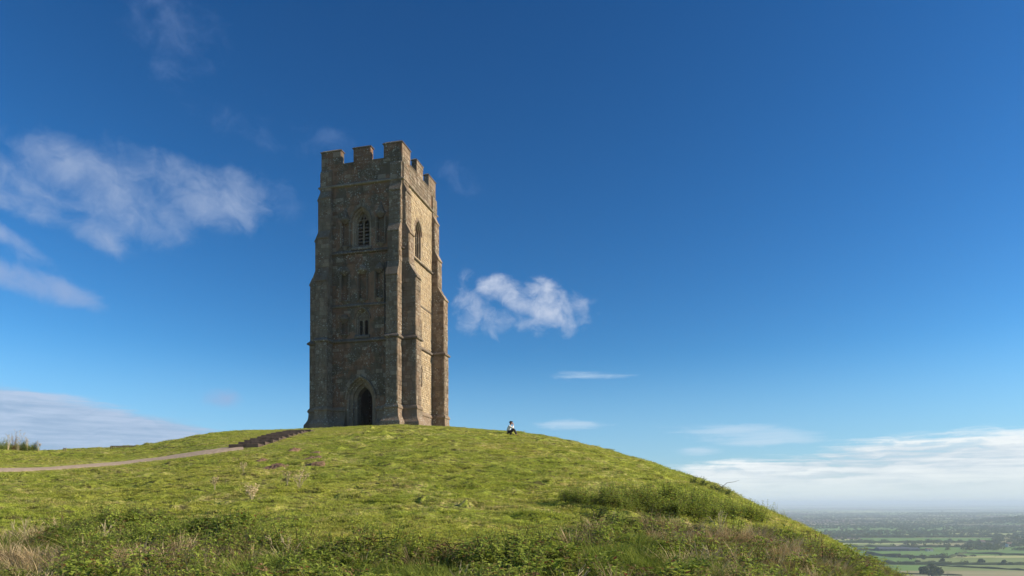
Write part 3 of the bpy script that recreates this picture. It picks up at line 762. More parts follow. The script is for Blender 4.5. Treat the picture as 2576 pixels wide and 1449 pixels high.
merl = []
def spans_x(): return [(-4.05, -2.62)]
def Lm(cx_, cy_, sx, sy, lx, ly):  # corner merlon
    P_ = [(0, 0), (lx, 0), (lx, PT), (PT, PT), (PT, ly), (0, ly)]; P_ = [(cx_ + sx * x, cy_ + sy * y) for x, y in P_]
    return P_ if sx * sy > 0 else P_[::-1]
merl += [Lm(X1, Y0, -1, 1, 1.52, 1.52), Lm(X0, Y0, 1, 1, 1.72, 1.52), Lm(X1, Y1, -1, -1, 1.52, 1.6), Lm(X0, Y1, 1, -1, 1.72, 1.6)]
for y_ in (Y0, Y1 - PT): merl.append([(-4.05, y_), (-2.6, y_), (-2.6, y_ + PT), (-4.05, y_ + PT)])
for x_ in (X1 - PT, X0): merl.append([(x_, 2.8), (x_ + PT, 2.8), (x_ + PT, 4.15), (x_, 4.15)])
for P_ in merl:
    m_ = ext('merlon', P_, TOPZ + 0.001, MZ, M['ashlar'], tower); coping(P_, MZ + 0.002, m_)
# copings in the gaps
for u0, u1 in ((-5.08, -4.05), (-2.6, -1.52)):
    for y_ in (Y0, Y1 - PT): coping([(u0 + 0.003, y_), (u1 - 0.003, y_), (u1 - 0.003, y_ + PT), (u0 + 0.003, y_ + PT)], TOPZ + 0.002, tower, 0.06, 0.10)
for u0, u1 in ((1.52, 2.8), (4.15, 5.4)):
    for x_ in (X1 - PT, X0): coping([(x_, u0 + 0.003), (x_ + PT, u0 + 0.003), (x_ + PT, u1 - 0.003), (x_, u1 - 0.003)], TOPZ + 0.002, tower, 0.06, 0.10)

# ---- facing stones: each its own frustum, 300 largest in view as parts, the rest as one part
STN = []                                          # (centre, u dir, n dir, width, height, depth, material)
def in_poly(u, z, poly):
    r = False; n = len(poly)
    for i in range(n):
        (x1, y1), (x2, y2) = poly[i], poly[i - 1]
        if (y1 > z) != (y2 > z) and u < (x2 - x1) * (z - y1) / (y2 - y1) + x1: r = not r
    return r


def clad(fc, u0, u1, z0, z1, ch, ln, holes=(), mt='ashlar', rag=0.25, d0=0.0):
    z = z0; j = 0.014
    while z < z1 - 0.05:
        h = min(ch * random.uniform(1 - rag, 1 + rag), z1 - z)
        if z1 - z - h < ch * 0.4: h = z1 - z
        u = u0; first = True
        while u < u1 - 0.01:
            l = ln * random.uniform(0.6, 1.5) * (random.uniform(.5, 1) if first else 1); first = False
            if u1 - u - l < ln * 0.35: l = u1 - u
            l = min(l, u1 - u)
            ok = True
            for hp in holes:
                us = [p[0] for p in hp]; zs_ = [p[1] for p in hp]
                if u + l < min(us) or u > max(us) or z + h < min(zs_) or z > max(zs_): continue
                if any(in_poly(u + l * a, z + h * b, hp) for a in (0.02, .25, 0.5, .75, 0.98) for b in (0.03, 0.5, 0.97)): ok = False; break
            if ok:
                c_ = fc(u + l / 2, z + h / 2, d0); STN.append((c_, fc.u.copy(), fc.n.copy(), l - j, h - j, random.uniform(0.012, 0.038) * (1.3 if mt == 'rubble' else 1), mt))
            u += l
        z += h


exh = [outline(*DOOR, 0.68)] + [outline(*BEL, 0.38, sill=.3), outline(*LOW, 0.28, sill=.3)] + \
      [outline(n[0], n[1] + 0.14, n[2] - 0.42, n[3], n[4] + 0.35) for n in NIC[2:]] + [outline(n[0], n[1] + 0.14, n[2] - 0.42, n[3], n[4] + 0.75) for n in NIC[:2]] + \
      [rect(-2.02, -1.48, Z(10.58), Z(11.12)), rect(-3.55, -3.05, Z(22.93), Z(23.38)), rect(-1.46, -1.1, Z(12.5), Z(18.35))]
for z0, z1 in ((7.42, 12.32), (12.72, 15.08), (15.32, 19.14), (19.46, 24.4)): clad(FF, X0 + BW + 0.01, X1 - BW - 0.01, Z(z0), Z(z1), 0.30, 0.52, exh)
exr = [outline(*RB, 0.26, sill=.1), outline(*SL1, 0.1, sill=.1), outline(*SL2, 0.06, sill=.1)]
for z0, z1 in ((7.42, 12.32), (12.72, 15.8), (15.98, 19.14), (19.46, 24.4)): clad(FR, BW + 0.3, Y1 - BW - 0.01, Z(z0), Z(z1), 0.155, 0.26, exr, 'rubble', 0.35)
for z0, z1 in ((7.42, 12.32), (12.72, 19.14), (19.46, 24.4)): clad(FR, BW + 0.01, BW + 0.29, Z(z0), Z(z1), 0.3, 0.5, exr, 'dressed', 0.2)
SEC = [(7.45, 12.30, 3.05, 0), (12.72, 16.95, 3, 0), (18.2, 20.35, 0.55, 0), (21.15, 23.52, 0.30, 0), (24.25, 25.7, 0.11, 0)]
for b_, o_, a_, p_ in BUT[:6]:
    b_, o_, a_ = Vector(b_), Vector(o_), Vector(a_)
    for z0, z1, pp, _ in SEC:
        pj = p_ + 0.05 if pp == 3.05 else p_ if pp == 3 else pp
        # outer end face, and the side that faces the camera or the sun
        right = Vector((0, 0, 1)).cross(o_)
        if o_.x < -0.5: fe = None
        else:
            st_ = b_ + o_ * pj + (Vector() if a_.dot(right) > 0 else a_ * BW)
            clad(Face(st_, right, o_), 0.008, BW - 0.008, Z(z0), Z(z1), 0.31, 0.46, (), 'dressed', 0.2)
        if pj > 0.2:
            for nd in (a_, -a_):
                if not (nd.y < -0.5 or nd.x > 0.5): continue
                ud = Vector((0, 0, 1)).cross(nd); st_ = b_ + (a_ * BW if nd == a_ else Vector()) + (Vector() if ud.dot(o_) > 0 else o_ * pj)
                clad(Face(st_, ud, nd), 0.008, pj - 0.008, Z(z0), Z(z1), 0.31, 0.46, (), 'dressed', 0.2)
clad(FF, X0 + 0.01, X1 - 0.01, Z(24.72), TOPZ - 0.02, 0.29, 0.5, [rect(X0, X0 + BW, Z(24), Z(25.9)), rect(X1 - BW, X1, Z(24), Z(25.9))]); clad(FR, 0.01, Y1 - 0.01, Z(24.72), TOPZ - 0.02, 0.29, 0.42, [rect(0, BW, Z(24), Z(25.9)), rect(Y1 - BW, Y1, Z(24), Z(25.9))], 'dressed')
for u0, u1 in ((-1.5, -.01), (-4.03, -2.62), (-6.78, -5.1)): clad(FF, u0, u1, TOPZ + 0.01, MZ - 0.03, 0.33, 0.5)
for u0, u1 in ((0.01, 1.5), (2.82, 4.13), (5.42, 6.98)): clad(FR, u0, u1, TOPZ + 0.01, MZ - 0.03, 0.33, 0.5, (), 'dressed')


def frustum(c_, u, n, w_, h, d):
    c_ = Vector(c_); i = min(0.012, h * .1); zv = Vector((0, 0, 1)); back = c_ - n * 0.006
    vs = [back + u * sx * w_ / 2 + zv * sz * h / 2 for sx, sz in ((-1, -1), (1, -1), (1, 1), (-1, 1))]
    vs += [c_ + n * d + u * sx * (w_ / 2 - i) + zv * sz * (h / 2 - i) for sx, sz in ((-1, -1), (1, -1), (1, 1), (-1, 1))]
    return vs, [(4, 5, 6, 7), (0, 1, 5, 4), (1, 2, 6, 5), (2, 3, 7, 6), (3, 0, 4, 7)]


Mt = Matrix.Translation((T_ORG[0], T_ORG[1], TZ)) @ Matrix.Rotation(T_ROT, 4, 'Z')
def seen(sn):
    p = Mt @ Vector(sn[0]); n = Mt.to_3x3() @ sn[2]; return sn[3] * sn[4] * max(0, -(n.dot(p)) / p.length) / p.length ** 2
STN.sort(key=seen, reverse=True)
unit = {}
for mk in ('ashlar', 'rubble', 'dressed'):
    me = bpy.data.meshes.new('stone'); vs = [(-.5, 0.2, -.5), (.5, 0.2, -.5), (.5, 0.2, .5), (-.5, 0.2, .5), (-.475, -1, -.46), (.475, -1, -.46), (.475, -1, .46), (-.475, -1, .46)]
    me.from_pydata(vs, [], [(4, 5, 6, 7), (0, 1, 5, 4), (1, 2, 6, 5), (2, 3, 7, 6), (3, 0, 4, 7)]); me.materials.append(M[mk]); unit[mk] = me
for c_, u, n, w_, h, d, mk in STN[:300]:
    o = link('stone', unit[mk], None, tower); o.location = c_; o.rotation_euler = (0, 0, math.atan2(u.y, u.x)); o.scale = (w_, d, h)
for mk in ('ashlar', 'rubble', 'dressed'):
    mb = MB()
    for sn in STN[300:]:
        if sn[6] == mk: mb.add(*frustum(*sn[:6]))
    tag(mb.build('facing_stones', M[mk], tower), kind='stuff')
# arch stones round the doorway and the windows: wedges, each a part
def voussoirs(fc, dm, o0, o1, n, d, k0=1):
    a = outline(*dm, o0, n=n); b = outline(*dm, o1, n=n)
    for i in range(k0, len(a) - k0 - 1):
        (u0, z0), (u1, z1), (u2, z2), (u3, z3) = a[i], a[i + 1], b[i + 1], b[i]
        cu, cz_ = (u0 + u1 + u2 + u3) / 4, (z0 + z1 + z2 + z3) / 4
        q = [(cu + (u - cu) * 0.95, cz_ + (z - cz_) * 0.95) for u, z in ((u0, z0), (u1, z1), (u2, z2), (u3, z3))]; dd = d * random.uniform(.6, 1.2)
        vs = [fc(u, z, -0.004) for u, z in q] + [fc(cu + (u - cu) * .93, cz_ + (z - cz_) * .93, dd) for u, z in q]
        fs = [(4, 5, 6, 7), (0, 1, 5, 4), (1, 2, 6, 5), (2, 3, 7, 6), (3, 0, 4, 7)]
        pydata('arch_stone', vs, [f[::-1] for f in fs], M['dressed'], tower)
voussoirs(FF, DOOR, 0.67, 0.98, 5, 0.03); voussoirs(FF, BEL, 0.385, 0.60, 4, 0.028); voussoirs(FR, RB, 0.25, 0.45, 4, 0.03)

# ------------------------------------------------------------------ plants: meshes of one tuft or plant each
def blade(mb, x, y, h, wd, a, lean, z0=0.0, curl=1.0, seg=2):
    ca, sa = math.cos(a), math.sin(a); b = len(mb.v); px_, py_ = -sa * wd / 2, ca * wd / 2
    for k in range(seg + 1):
        t = k / seg; r = lean * t ** (1 + curl); zz = z0 + h * (t - 0.25 * lean / max(h, .01) * t * t)
        if k == seg: mb.v.append((x + ca * r, y + sa * r, zz))
        else:
            q = 1 - 0.5 * t; mb.v += [(x + ca * r - px_ * q, y + sa * r - py_ * q, zz), (x + ca * r + px_ * q, y + sa * r + py_ * q, zz)]
    for k in range(seg - 1): mb.f.append((b + 2 * k, b + 2 * k + 1, b + 2 * k + 3, b + 2 * k + 2))
    mb.f.append((b + 2 * seg - 2, b + 2 * seg - 1, b + 2 * seg))


def leaf(mb, p, d, up, ln, wd, fold=0.25, droop=0.3):
    d = Vector(d).normalized(); sd = d.cross(Vector(up)); sd = sd.normalized() if sd.length > 1e-3 else Vector((1, 0, 0)); nn = sd.cross(d)
    p = Vector(p); b = len(mb.v)
    mb.v += [tuple(p), tuple(p + d * ln * .42 + sd * wd / 2 + nn * wd * fold), tuple(p + d * ln * .45 + nn * 0.0), tuple(p + d * ln * .42 - sd * wd / 2 + nn * wd * fold), tuple(p + d * ln - nn * ln * droop)]
    mb.f += [(b, b + 1, b + 2), (b, b + 2, b + 3), (b + 1, b + 4, b + 2), (b + 2, b + 4, b + 3)]


def mesh_of(mbs):
    """[(MB, material)] -> one mesh with several materials"""
    me_ = bpy.data.meshes.new('plant'); V_ = []; F_ = []; I_ = []
    for k, (mb, mt) in enumerate(mbs):
        b = len(V_); V_ += mb.v; F_ += [tuple(i + b for i in f) for f in mb.f]; I_ += [k] * len(mb.f); me_.materials.append(mt)
    me_.from_pydata(V_, [], F_); me_.polygons.foreach_set('material_index', I_); me_.update(); return me_


rd = random.uniform
def tuft(n, rad, h, wd, mt, lean=0.6):
    mb = MB()
    for _ in range(n):
        a = rd(0, 6.28); r = rad * math.sqrt(rd(0, 1)); hh = h * rd(.5, 1.2); blade(mb, r * math.cos(a), r * math.sin(a), hh, wd * rd(.7, 1.3), rd(0, 6.28), hh * lean * rd(.3, 1.5), -0.02)
    return mesh_of([(mb, mt)])
def tussock(n, rad, h, wd, mt, lean=0.9):
    mb = MB()
    for _ in range(n):
        a = rd(0, 6.28); r = rad * rd(0, 1); hh = h * rd(.45, 1.15); blade(mb, r * math.cos(a), r * math.sin(a), hh, wd * rd(.7, 1.3), a + rd(-.7, .7), hh * lean * rd(.3, 1.3), -0.03, 0.8, 3)
    return mesh_of([(mb, mt)])
def nettle(h, mt, nst=3, ls=0.075):
    mb, sb = MB(), MB()
    for s_ in range(nst):
        a = rd(0, 6.28); bx, by = rd(0, .1) * math.cos(a), rd(0, .1) * math.sin(a); lx, ly = rd(-.16, .16), rd(-.16, .16); hh = h * rd(.7, 1.05)
        sb.tube([(bx, by, -.03), (bx + lx * .4, by + ly * .4, hh * .5), (bx + lx, by + ly, hh)], [.005, .004, .002], 3)
        n = int(hh / 0.055); ph = rd(0, 3)
        for k in range(n):
            t = (k + 1) / n
            if t < 0.12: continue
            px_, py_, pz = bx + lx * t ** 1.2, by + ly * t ** 1.2, hh * t; l = ls * (1.15 - 0.55 * t) * rd(.8, 1.25); ph += 1.57 + rd(-.3, .3)
            for q in (0, math.pi):
                an = ph + q; leaf(mb, (px_, py_, pz), (math.cos(an), math.sin(an), rd(-.1, .55)), (0, 0, 1), l, l * .58, rd(.1, .3), rd(.1, .45))
    return mesh_of([(mb, mt), (sb, M['stem'])])
def bramble(rad, h, n, mt, ls=0.06, stems=9):
    mb, sb = MB(), MB()
    for s_ in range(stems):
        a = rd(0, 6.28); L = rad * rd(.6, 1.25); hp = h * rd(.6, 1.15)
        pts = [(L * t * math.cos(a + t * .4), L * t * math.sin(a + t * .4), hp * 4 * (t * 0.9 + .08) * (1 - t * .86)) for t in np.linspace(0, 1, 6)]
        pts = [(x, y, min(z, hp)) for x, y, z in pts]; sb.tube(pts, [.007, .006, .005, .004, .003, .002], 3)
        m_ = n // stems
        for k in range(m_):
            t = rd(.15, 1) * 4.999; i = int(t); f = t - i; p = Vector(pts[i]).lerp(Vector(pts[i + 1]), f) + Vector((rd(-.05, .05), rd(-.05, .05), rd(-.02, .05)))
            an = rd(0, 6.28)
            for q in (-.9, 0, .9): leaf(mb, p, (math.cos(an + q), math.sin(an + q), rd(-.1, .6)), (0, 0, 1), ls * rd(.7, 1.2), ls * .62, rd(.1, .3), rd(0, .3))
    return mesh_of([(mb, mt), (sb, M['stem'])])
def stalks(h, n, mt, spread=0.25, heads=True):
    sb = MB(); hb = MB()
    for _ in range(n):
        a = rd(0, 6.28); L = h * spread * rd(.2, 1.4); hh = h * rd(.55, 1.1); x, y = math.cos(a), math.sin(a)
        pts = [(0.02 * x, .02 * y, -.03), (L * .35 * x, L * .35 * y, hh * .5), (L * x, L * y, hh)]; sb.tube(pts, [.007, .005, .0035], 4)
        for k in range(5):
            t = rd(.45, .95); p = Vector(pts[1]).lerp(Vector(pts[2]), (t - .5) * 2 if t > .5 else 0); b_ = a + rd(-2, 2); e_ = p + Vector((math.cos(b_) * .07, math.sin(b_) * .07, rd(.05, .14)))
            sb.tube([p, e_], [.003, .002], 3)
            if heads: leaf(hb, e_, (rd(-1, 1), rd(-1, 1), .8), (1, 0, 0), .05, .03); leaf(hb, e_, (rd(-1, 1), rd(-1, 1), .3), (1, 0, 0), .045, .03)
    return mesh_of([(sb, mt)] + ([(hb, M['dry'])] if heads else []))
def shade_rosette(n, rad, ls, mt):
    mb = MB()
    for _ in range(n):
        a = rd(0, 6.28); r = rad * math.sqrt(rd(0, 1)); an = rd(0, 6.28); leaf(mb, (r * math.cos(a), r * math.sin(a), rd(0, .10)), (math.cos(an), math.sin(an), rd(0, .8)), (0, 0, 1), ls * rd(.6, 1.2), ls * .6)
    return mesh_of([(mb, mt)])


def scatter(name, P_, rot, scl, idx, meshes, label=None, cat=None):
    """one object: points carrying turn, size and kind, each given a copy of one of the meshes"""
    me_ = bpy.data.meshes.new(name); me_.vertices.add(len(P_)); me_.vertices.foreach_set('co', np.asarray(P_, np.float32).ravel())
    at = me_.attributes.new('turn', 'FLOAT_VECTOR', 'POINT'); at.data.foreach_set('vector', np.asarray(rot, np.float32).ravel())
    at = me_.attributes.new('size', 'FLOAT', 'POINT'); at.data.foreach_set('value', np.asarray(scl, np.float32))
    at = me_.attributes.new('sort', 'INT', 'POINT'); at.data.foreach_set('value', np.asarray(idx, np.int32))
    o = link(name, me_); ng = bpy.data.node_groups.new(name, 'GeometryNodeTree')
    ng.interface.new_socket('Geometry', in_out='INPUT', socket_type='NodeSocketGeometry'); ng.interface.new_socket('Geometry', in_out='OUTPUT', socket_type='NodeSocketGeometry')
    g = NT(ng); gi = g.node('NodeGroupInput'); go = g.node('NodeGroupOutput'); jn = g.node('GeometryNodeJoinGeometry')
    for m_ in reversed(meshes):
        so = bpy.data.objects.new(name + '_source', m_); oi = g.node('GeometryNodeObjectInfo'); oi.inputs['Object'].default_value = so; oi.inputs['As Instance'].default_value = True
        g.l.new(oi.outputs['Geometry'], jn.inputs[0])
    def na(nm, ty): x = g.node('GeometryNodeInputNamedAttribute', data_type=ty); x.inputs[0].default_value = nm; return x.outputs[0]
    ip = g.node('GeometryNodeInstanceOnPoints'); g.l.new(gi.outputs[0], ip.inputs['Points']); g.l.new(jn.outputs[0], ip.inputs['Instance']); ip.inputs['Pick Instance'].default_value = True
    g.l.new(na('sort', 'INT'), ip.inputs['Instance Index']); g.l.new(na('turn', 'FLOAT_VECTOR'), ip.inputs['Rotation']); g.l.new(na('size', 'FLOAT'), ip.inputs['Scale'])
    g.l.new(ip.outputs[0], go.inputs[0]); md = o.modifiers.new('scatter', 'NODES'); md.node_group = ng
    tag(o, label, cat, None, 'stuff'); return o


# zones, described by where the ground shows in the picture
SCB = np.array([(-600, 1400), (0, 1392), (100, 1375), (220, 1346), (600, 1350), (700, 1385), (900, 1418), (1120, 1425), (1250, 1400), (1400, 1385), (1500, 1352), (1700, 1335), (1900, 1350), (2050, 1395), (2250, 1455), (2600, 1620), (3500, 2200)], float)
def wedge(N, r0, r1, pw=1.0, a0=-43, a1=43):
    """random ground points inside the view, thinned towards the far end by pw"""
    r = (rng.random(N) * (r1 ** pw - r0 ** pw) + r0 ** pw) ** (1 / pw); a = rng.uniform(R(a0), R(a1), N); return r * np.sin(a), r * np.cos(a)


BARE = [(740, 1134, 34, 10, 'brown mound of bare earth beside the steps'), (658, 1156, 30, 6, 'thin strip of bare earth just below the foot of the steps'),
        (698, 1165, 22, 5, 'smallest patch of bare earth in the middle of the scraped turf'), (686, 1177, 62, 9, 'longest slanting scrape of bare earth above the dead stalks'),
        (794, 1142, 22, 6, 'bare earth patch right of the brown mound by the steps'), (787, 1152, 44, 6, 'broken bare earth scrape below the right-hand patch'),
        (794, 1171, 44, 7, 'bare earth strip directly behind the tall dead stalks'), (587, 1155, 16, 6, 'little dark molehill near the end of the path')]
MOUND = [(1357, 1107, 24, 7, 'small grassy anthill with a dark side, right of the sitting person'), (1177, 1267, 38, 10, 'low grassy mound in the middle of the green slope'),
         (1067, 1107, 18, 5, 'small dark mound on the turf below the right side of the tower'), (923, 1095, 20, 5, 'small dark mound on the turf below the doorway'),
         (935, 1082, 20, 3.5, 'flat dark tussock mound nearest the tower door'), (1060, 1258, 30, 7, 'grassy hummock left of the low mound on the slope')]
bare_xy = []
def mound(px, py, wpx, hpx, name, mt, label, cat, flat=False):
    x, y = ray0(px, py); rx = wpx / 2 * y / FPX; hh = hpx * y / FPX * (0.5 if flat else 0.95); ry = rx * (1.5 if flat else 0.9)
    bare_xy.append((x, y, max(rx, ry)))
    n, m = 9, 22; vs = []; fs = []; sd = int(px)
    for i in range(n):
        for k in range(m):
            t = i / (n - 1); a = 2 * math.pi * k / m; rr = t * (1 + 0.35 * math.sin(a * 2 + sd) + 0.22 * math.sin(a * 5 + sd * 2)) ; vx, vy = rx * rr * math.cos(a), ry * rr * math.sin(a)
            zz = hh * math.cos(min(t, 1) * math.pi / 2) ** 1.3 * (1 + (0.4 if flat else 0.12) * math.sin(a * 3 + i * 1.7 + sd)) - (0.03 if i == n - 1 else -0.02)
            vs.append((vx, vy, hz(x + vx, y + vy) - hz(x, y) + zz))
    for i in range(n - 1):
        for k in range(m): fs.append((i * m + k, (i + 1) * m + k, (i + 1) * m + (k + 1) % m, i * m + (k + 1) % m))
    o = pydata(name, vs, fs, mt, None, True); o.location = (x, y, hz(x, y)); tag(o, label, cat, 'bare earth patches on the hilltop turf' if flat else 'small mounds on the turf'); return o
for px, py, wp_, hp_, lb in BARE: mound(px, py, wp_, hp_, 'molehill' if wp_ < 20 else 'earth_patch', M['soil'], lb, 'molehill' if wp_ < 20 else 'bare earth', True)
for px, py, wp_, hp_, lb in MOUND: mound(px, py, wp_, hp_, 'grassy_mound', M['turf'], lb, 'mound')

# short turf
N = 210000; X, Y = wedge(N, 7, 56, 1.35)
lx, ly = to_tower(X, Y)
ok = ~((lx > -8.3) & (lx < 1.6) & (ly > -1.3) & (ly < 8.5)); ok &= dist_poly(X, Y, PATH) > 0.85 + 0.35 * rng.random(N); ok &= dist_poly(X, Y, STEPP) > 0.72
for bx, by, br in bare_xy[:len(BARE)]: ok &= np.hypot((X - bx), (Y - by) * .7) > br * 0.62 * rng.uniform(.7, 1.4, N)
X, Y = X[ok], Y[ok]; Zg = H(X, Y); cl = fbm(X * 1.5, Y * 3.6, 77, 3)
keep = rng.random(len(X)) < np.clip(1.05 + cl * 4.0, 0.10, 1); X, Y, Zg, cl = X[keep], Y[keep], Zg[keep], cl[keep]
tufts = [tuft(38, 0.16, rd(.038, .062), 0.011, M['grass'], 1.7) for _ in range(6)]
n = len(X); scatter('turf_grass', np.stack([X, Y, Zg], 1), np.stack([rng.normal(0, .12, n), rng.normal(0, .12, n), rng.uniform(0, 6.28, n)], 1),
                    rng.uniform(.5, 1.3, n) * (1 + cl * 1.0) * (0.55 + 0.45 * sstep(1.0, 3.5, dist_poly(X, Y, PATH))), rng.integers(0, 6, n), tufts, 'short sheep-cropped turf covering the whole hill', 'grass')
# turf growing up against the ends of the steps
N = 9000; X = rng.uniform(-27, -13, N); Y = rng.uniform(34, 52, N); dd = dist_poly(X, Y, STEPP); ok = (dd > .60) & (dd < 1.25); X, Y = X[ok], Y[ok]; n = len(X)
scatter('step_edge_grass', np.stack([X, Y, H(X, Y)], 1), np.stack([np.zeros(n), np.zeros(n), rng.uniform(0, 6.28, n)], 1), rng.uniform(1.4, 3.0, n), rng.integers(0, 6, n), tufts, 'longer grass growing along both sides of the steps', 'grass')
# rough grass clumps over the turf; dark rosettes stand in for shadow spots
N = 24000; X, Y = wedge(N, 9, 47, 1.6); Zg = H(X, Y); ppx, ppy = proj(X, Y, Zg)
dn = np.clip(fbm(X * .35, Y * .5, 91, 3) * 3.0 + 0.16, 0.05, 1) * (0.5 + 0.5 * sstep(1150, 1230, ppy)); ok = (rng.random(N) < dn) & (dist_poly(X, Y, PATH + STEPP) > 1.2)
X, Y, Zg = X[ok], Y[ok], Zg[ok]; n = len(X)
rough = [tussock(60, .14, .13, .010, M['dry'], 1.4) for _ in range(3)] + [tussock(60, .13, .12, .010, M['long'], 1.2) for _ in range(3)] + [shade_rosette(70, .24, .05, M['darkleaf']) for _ in range(2)]
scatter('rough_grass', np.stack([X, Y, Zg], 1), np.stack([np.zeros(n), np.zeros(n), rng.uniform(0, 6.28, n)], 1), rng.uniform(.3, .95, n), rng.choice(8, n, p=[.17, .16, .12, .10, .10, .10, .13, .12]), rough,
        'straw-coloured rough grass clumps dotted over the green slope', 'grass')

# foreground scrub
N = 30000; X, Y = wedge(N, 4.2, 24, 1.7); Zg = H(X, Y); ppx, ppy = proj(X, Y, Zg)
edge = np.interp(ppx, SCB[:, 0], SCB[:, 1]) + fbm(X * .5, Y * .5, 55, 2) * 70
ins = sstep(-12, 14, ppy - edge)
kind_n = fbm(X * .42, Y * .42, 61, 3); k2 = fbm(X * .9 + 7, Y * .9, 67, 2)
rgt = sstep(1450, 1750, ppx); lft = 1 - sstep(60, 230, ppx)
scores = np.stack([0.16 - 0.05 * rgt - .2 * lft + k2 * .9, 0.03 + 0.03 * rgt - .1 * lft + kind_n * .8, 0.04 + 0.12 * rgt + 0.22 * lft - kind_n * 1.1 + k2 * .5, 0.19 + 0.02 * rgt - k2 * .8, -0.03 + .04 * rgt + fbm(X * .7, Y * .7 + 9, 71, 2) * .9], 1) + rng.gumbel(0, .11, (N, 5))
kd = scores.argmax(1); ok = rng.random(N) < ins * 0.6; X, Y, Zg, kd = X[ok], Y[ok], Zg[ok], kd[ok]; n = len(X)
nets = [nettle(rd(.32, .54), M['leaf'], 4, .092) for _ in range(6)]; bra = [bramble(.32, .26, 54, M['leaf'], .070) for _ in range(4)] + [bramble(.28, .26, 40, M['brownleaf'], .055) for _ in range(1)]
drs = [tussock(95, .13, .36, .009, M['dry'], 1.15) for _ in range(4)]; lgs = [tussock(95, .13, .33, .009, M['long'], 1.1) for _ in range(4)]
dds = [nettle(rd(.35, .5), M['brownleaf'], 4, .06) for _ in range(3)] + [stalks(.45, 4, M['stalk'], .3, False)]
allm = nets + bra + drs + lgs + dds; base = [0, 6, 11, 15, 19]; cnt = [6, 5, 4, 4, 4]
idx = np.array([base[k] + rng.integers(0, cnt[k]) for k in kd])
scatter('scrub', np.stack([X, Y, Zg], 1), np.stack([rng.normal(0, .15, n), rng.normal(0, .15, n), rng.uniform(0, 6.28, n)], 1), rng.uniform(.6, 1.35, n), idx, allm,
        'tangled nettles, brambles and withered grass filling the foreground', 'undergrowth')
# leafy bank on the right shoulder of the hill
N = 9000; X, Y = wedge(N, 16, 34, 1.5, 4, 24); Zg = H(X, Y); ppx, ppy = proj(X, Y, Zg)
u = (ppx - 1690) / 235; ctr = 1268 + (ppx - 1470) * 0.085; v = (ppy - ctr) / (19 - 5 * np.abs(u))
ok = (np.hypot(u, v) < 1 + fbm(X * .8, Y * .8, 88, 3) * 1.3) & (rng.random(N) < .5); X, Y, Zg = X[ok], Y[ok], Zg[ok]; n = len(X)
bank_m = [nettle(rd(.5, .68), M['leaf'], 4, .095) for _ in range(3)] + [nettle(rd(.5, .7), M['leaf'], 4, .075) for _ in range(2)] + [bramble(.35, .35, 60, M['leaf'], .055) for _ in range(2)]
scatter('bank_undergrowth', np.stack([X, Y, Zg], 1), np.stack([rng.normal(0, .12, n), rng.normal(0, .12, n), rng.uniform(0, 6.28, n)], 1), (0.80 + fbm(X * .7, Y * .7, 93, 2) * 0.9) * rng.uniform(.6, 1.1, n), rng.integers(0, 7, n), bank_m,
        'dense band of nettles and briars along the right shoulder of the hill', 'undergrowth')

# low growth along the left end of the ridge
N = 500; X = rng.uniform(-33, -27.5, N); Y = rng.uniform(39, 44.5, N); ppx, ppy = proj(X, Y, H(X, Y)); ok = (ppx < 82 + rng.normal(0, 8, N)) & (Y < 44); X, Y = X[ok], Y[ok]; n = len(X)
scatter('ridge_undergrowth', np.stack([X, Y, H(X, Y)], 1), np.stack([np.zeros(n), np.zeros(n), rng.uniform(0, 6.28, n)], 1), rng.uniform(.5, 1.0, n), rng.integers(0, 7, n), bank_m,
        'low weeds and withered growth along the left end of the ridge', 'undergrowth')

# plants that stand out: things of their own
def plant(name, px, py, me_, s_, label, cat, group=None, rz=None):
    x, y, z = ground_at(px, py); o = link(name, me_); o.location = (x, y, z); o.scale = (s_,) * 3; o.rotation_euler = (0, 0, rd(0, 6.28) if rz is None else rz); return tag(o, label, cat, group)
for px, py, h_, n_, sp_, lb in ((752, 1222, .56, 9, .45, 'tall pale dead stalks, rightmost of the dry stems on the slope below the tower'), (722, 1220, .42, 5, .2, 'short pale dead stalk just left of the tallest dry stems'),
                               (633, 1256, .42, 16, .40, 'spreading bunch of dry brown stems on the slope, left of the tall stalks'), (612, 1195, .24, 5, .2, 'small pale stalks behind the spreading dry bunch'),
                               (541, 1232, .34, 5, .15, 'single upright dead stem standing left of the dry bunches')):
    plant('dead_stalks', px, py, stalks(h_, n_, M['stalk'], sp_), 1.0, lb, 'dead plant', 'dead stalks on the slope')
for px, py, h_, lb in ((262, 1352, .52, 'tallest leafy nettle at the left edge of the foreground scrub'), (326, 1352, .46, 'dark leafy nettle standing right of the tallest one on the left'), (524, 1358, .56, 'dark upright leafy plant rising above the scrub left of the middle'),
                       (1200, 1402, .34, 'leafy nettle at the top edge of the scrub in the middle of the foreground'), (2105, 1395, .3, 'small leafy plant on the right slope near the skyline')):
    plant('nettle', px, py, nettle(h_, M['darkleaf'] if 'dark' in lb else M['leaf'], 6, .075), 1.0, lb, 'plant', 'nettles standing out of the scrub')
for px, py, rr, hh, lb in ((1500, 1330, .42, .40, 'dark bushy shrub, left half of the clump in front of the leafy bank'), (1560, 1332, .40, .34, 'dark bushy shrub, right half of the clump in front of the leafy bank'),
                           (1745, 1352, .34, .32, 'dark shrub with dry grass behind it, below the leafy bank'), (1640, 1345, .28, .22, 'low dark shrub between the two larger dark bushes'), (1300, 1405, .36, .30, 'dark leafy bush in the foreground below the sitting person'), (1230, 1420, .30, .24, 'low dark bush at the foreground scrub edge in the middle')):
    plant('shrub', px, py, bramble(rr, hh, 190, M['darkleaf'], .05, 16), 1.0, lb, 'shrub', 'dark shrubs on the right slope')
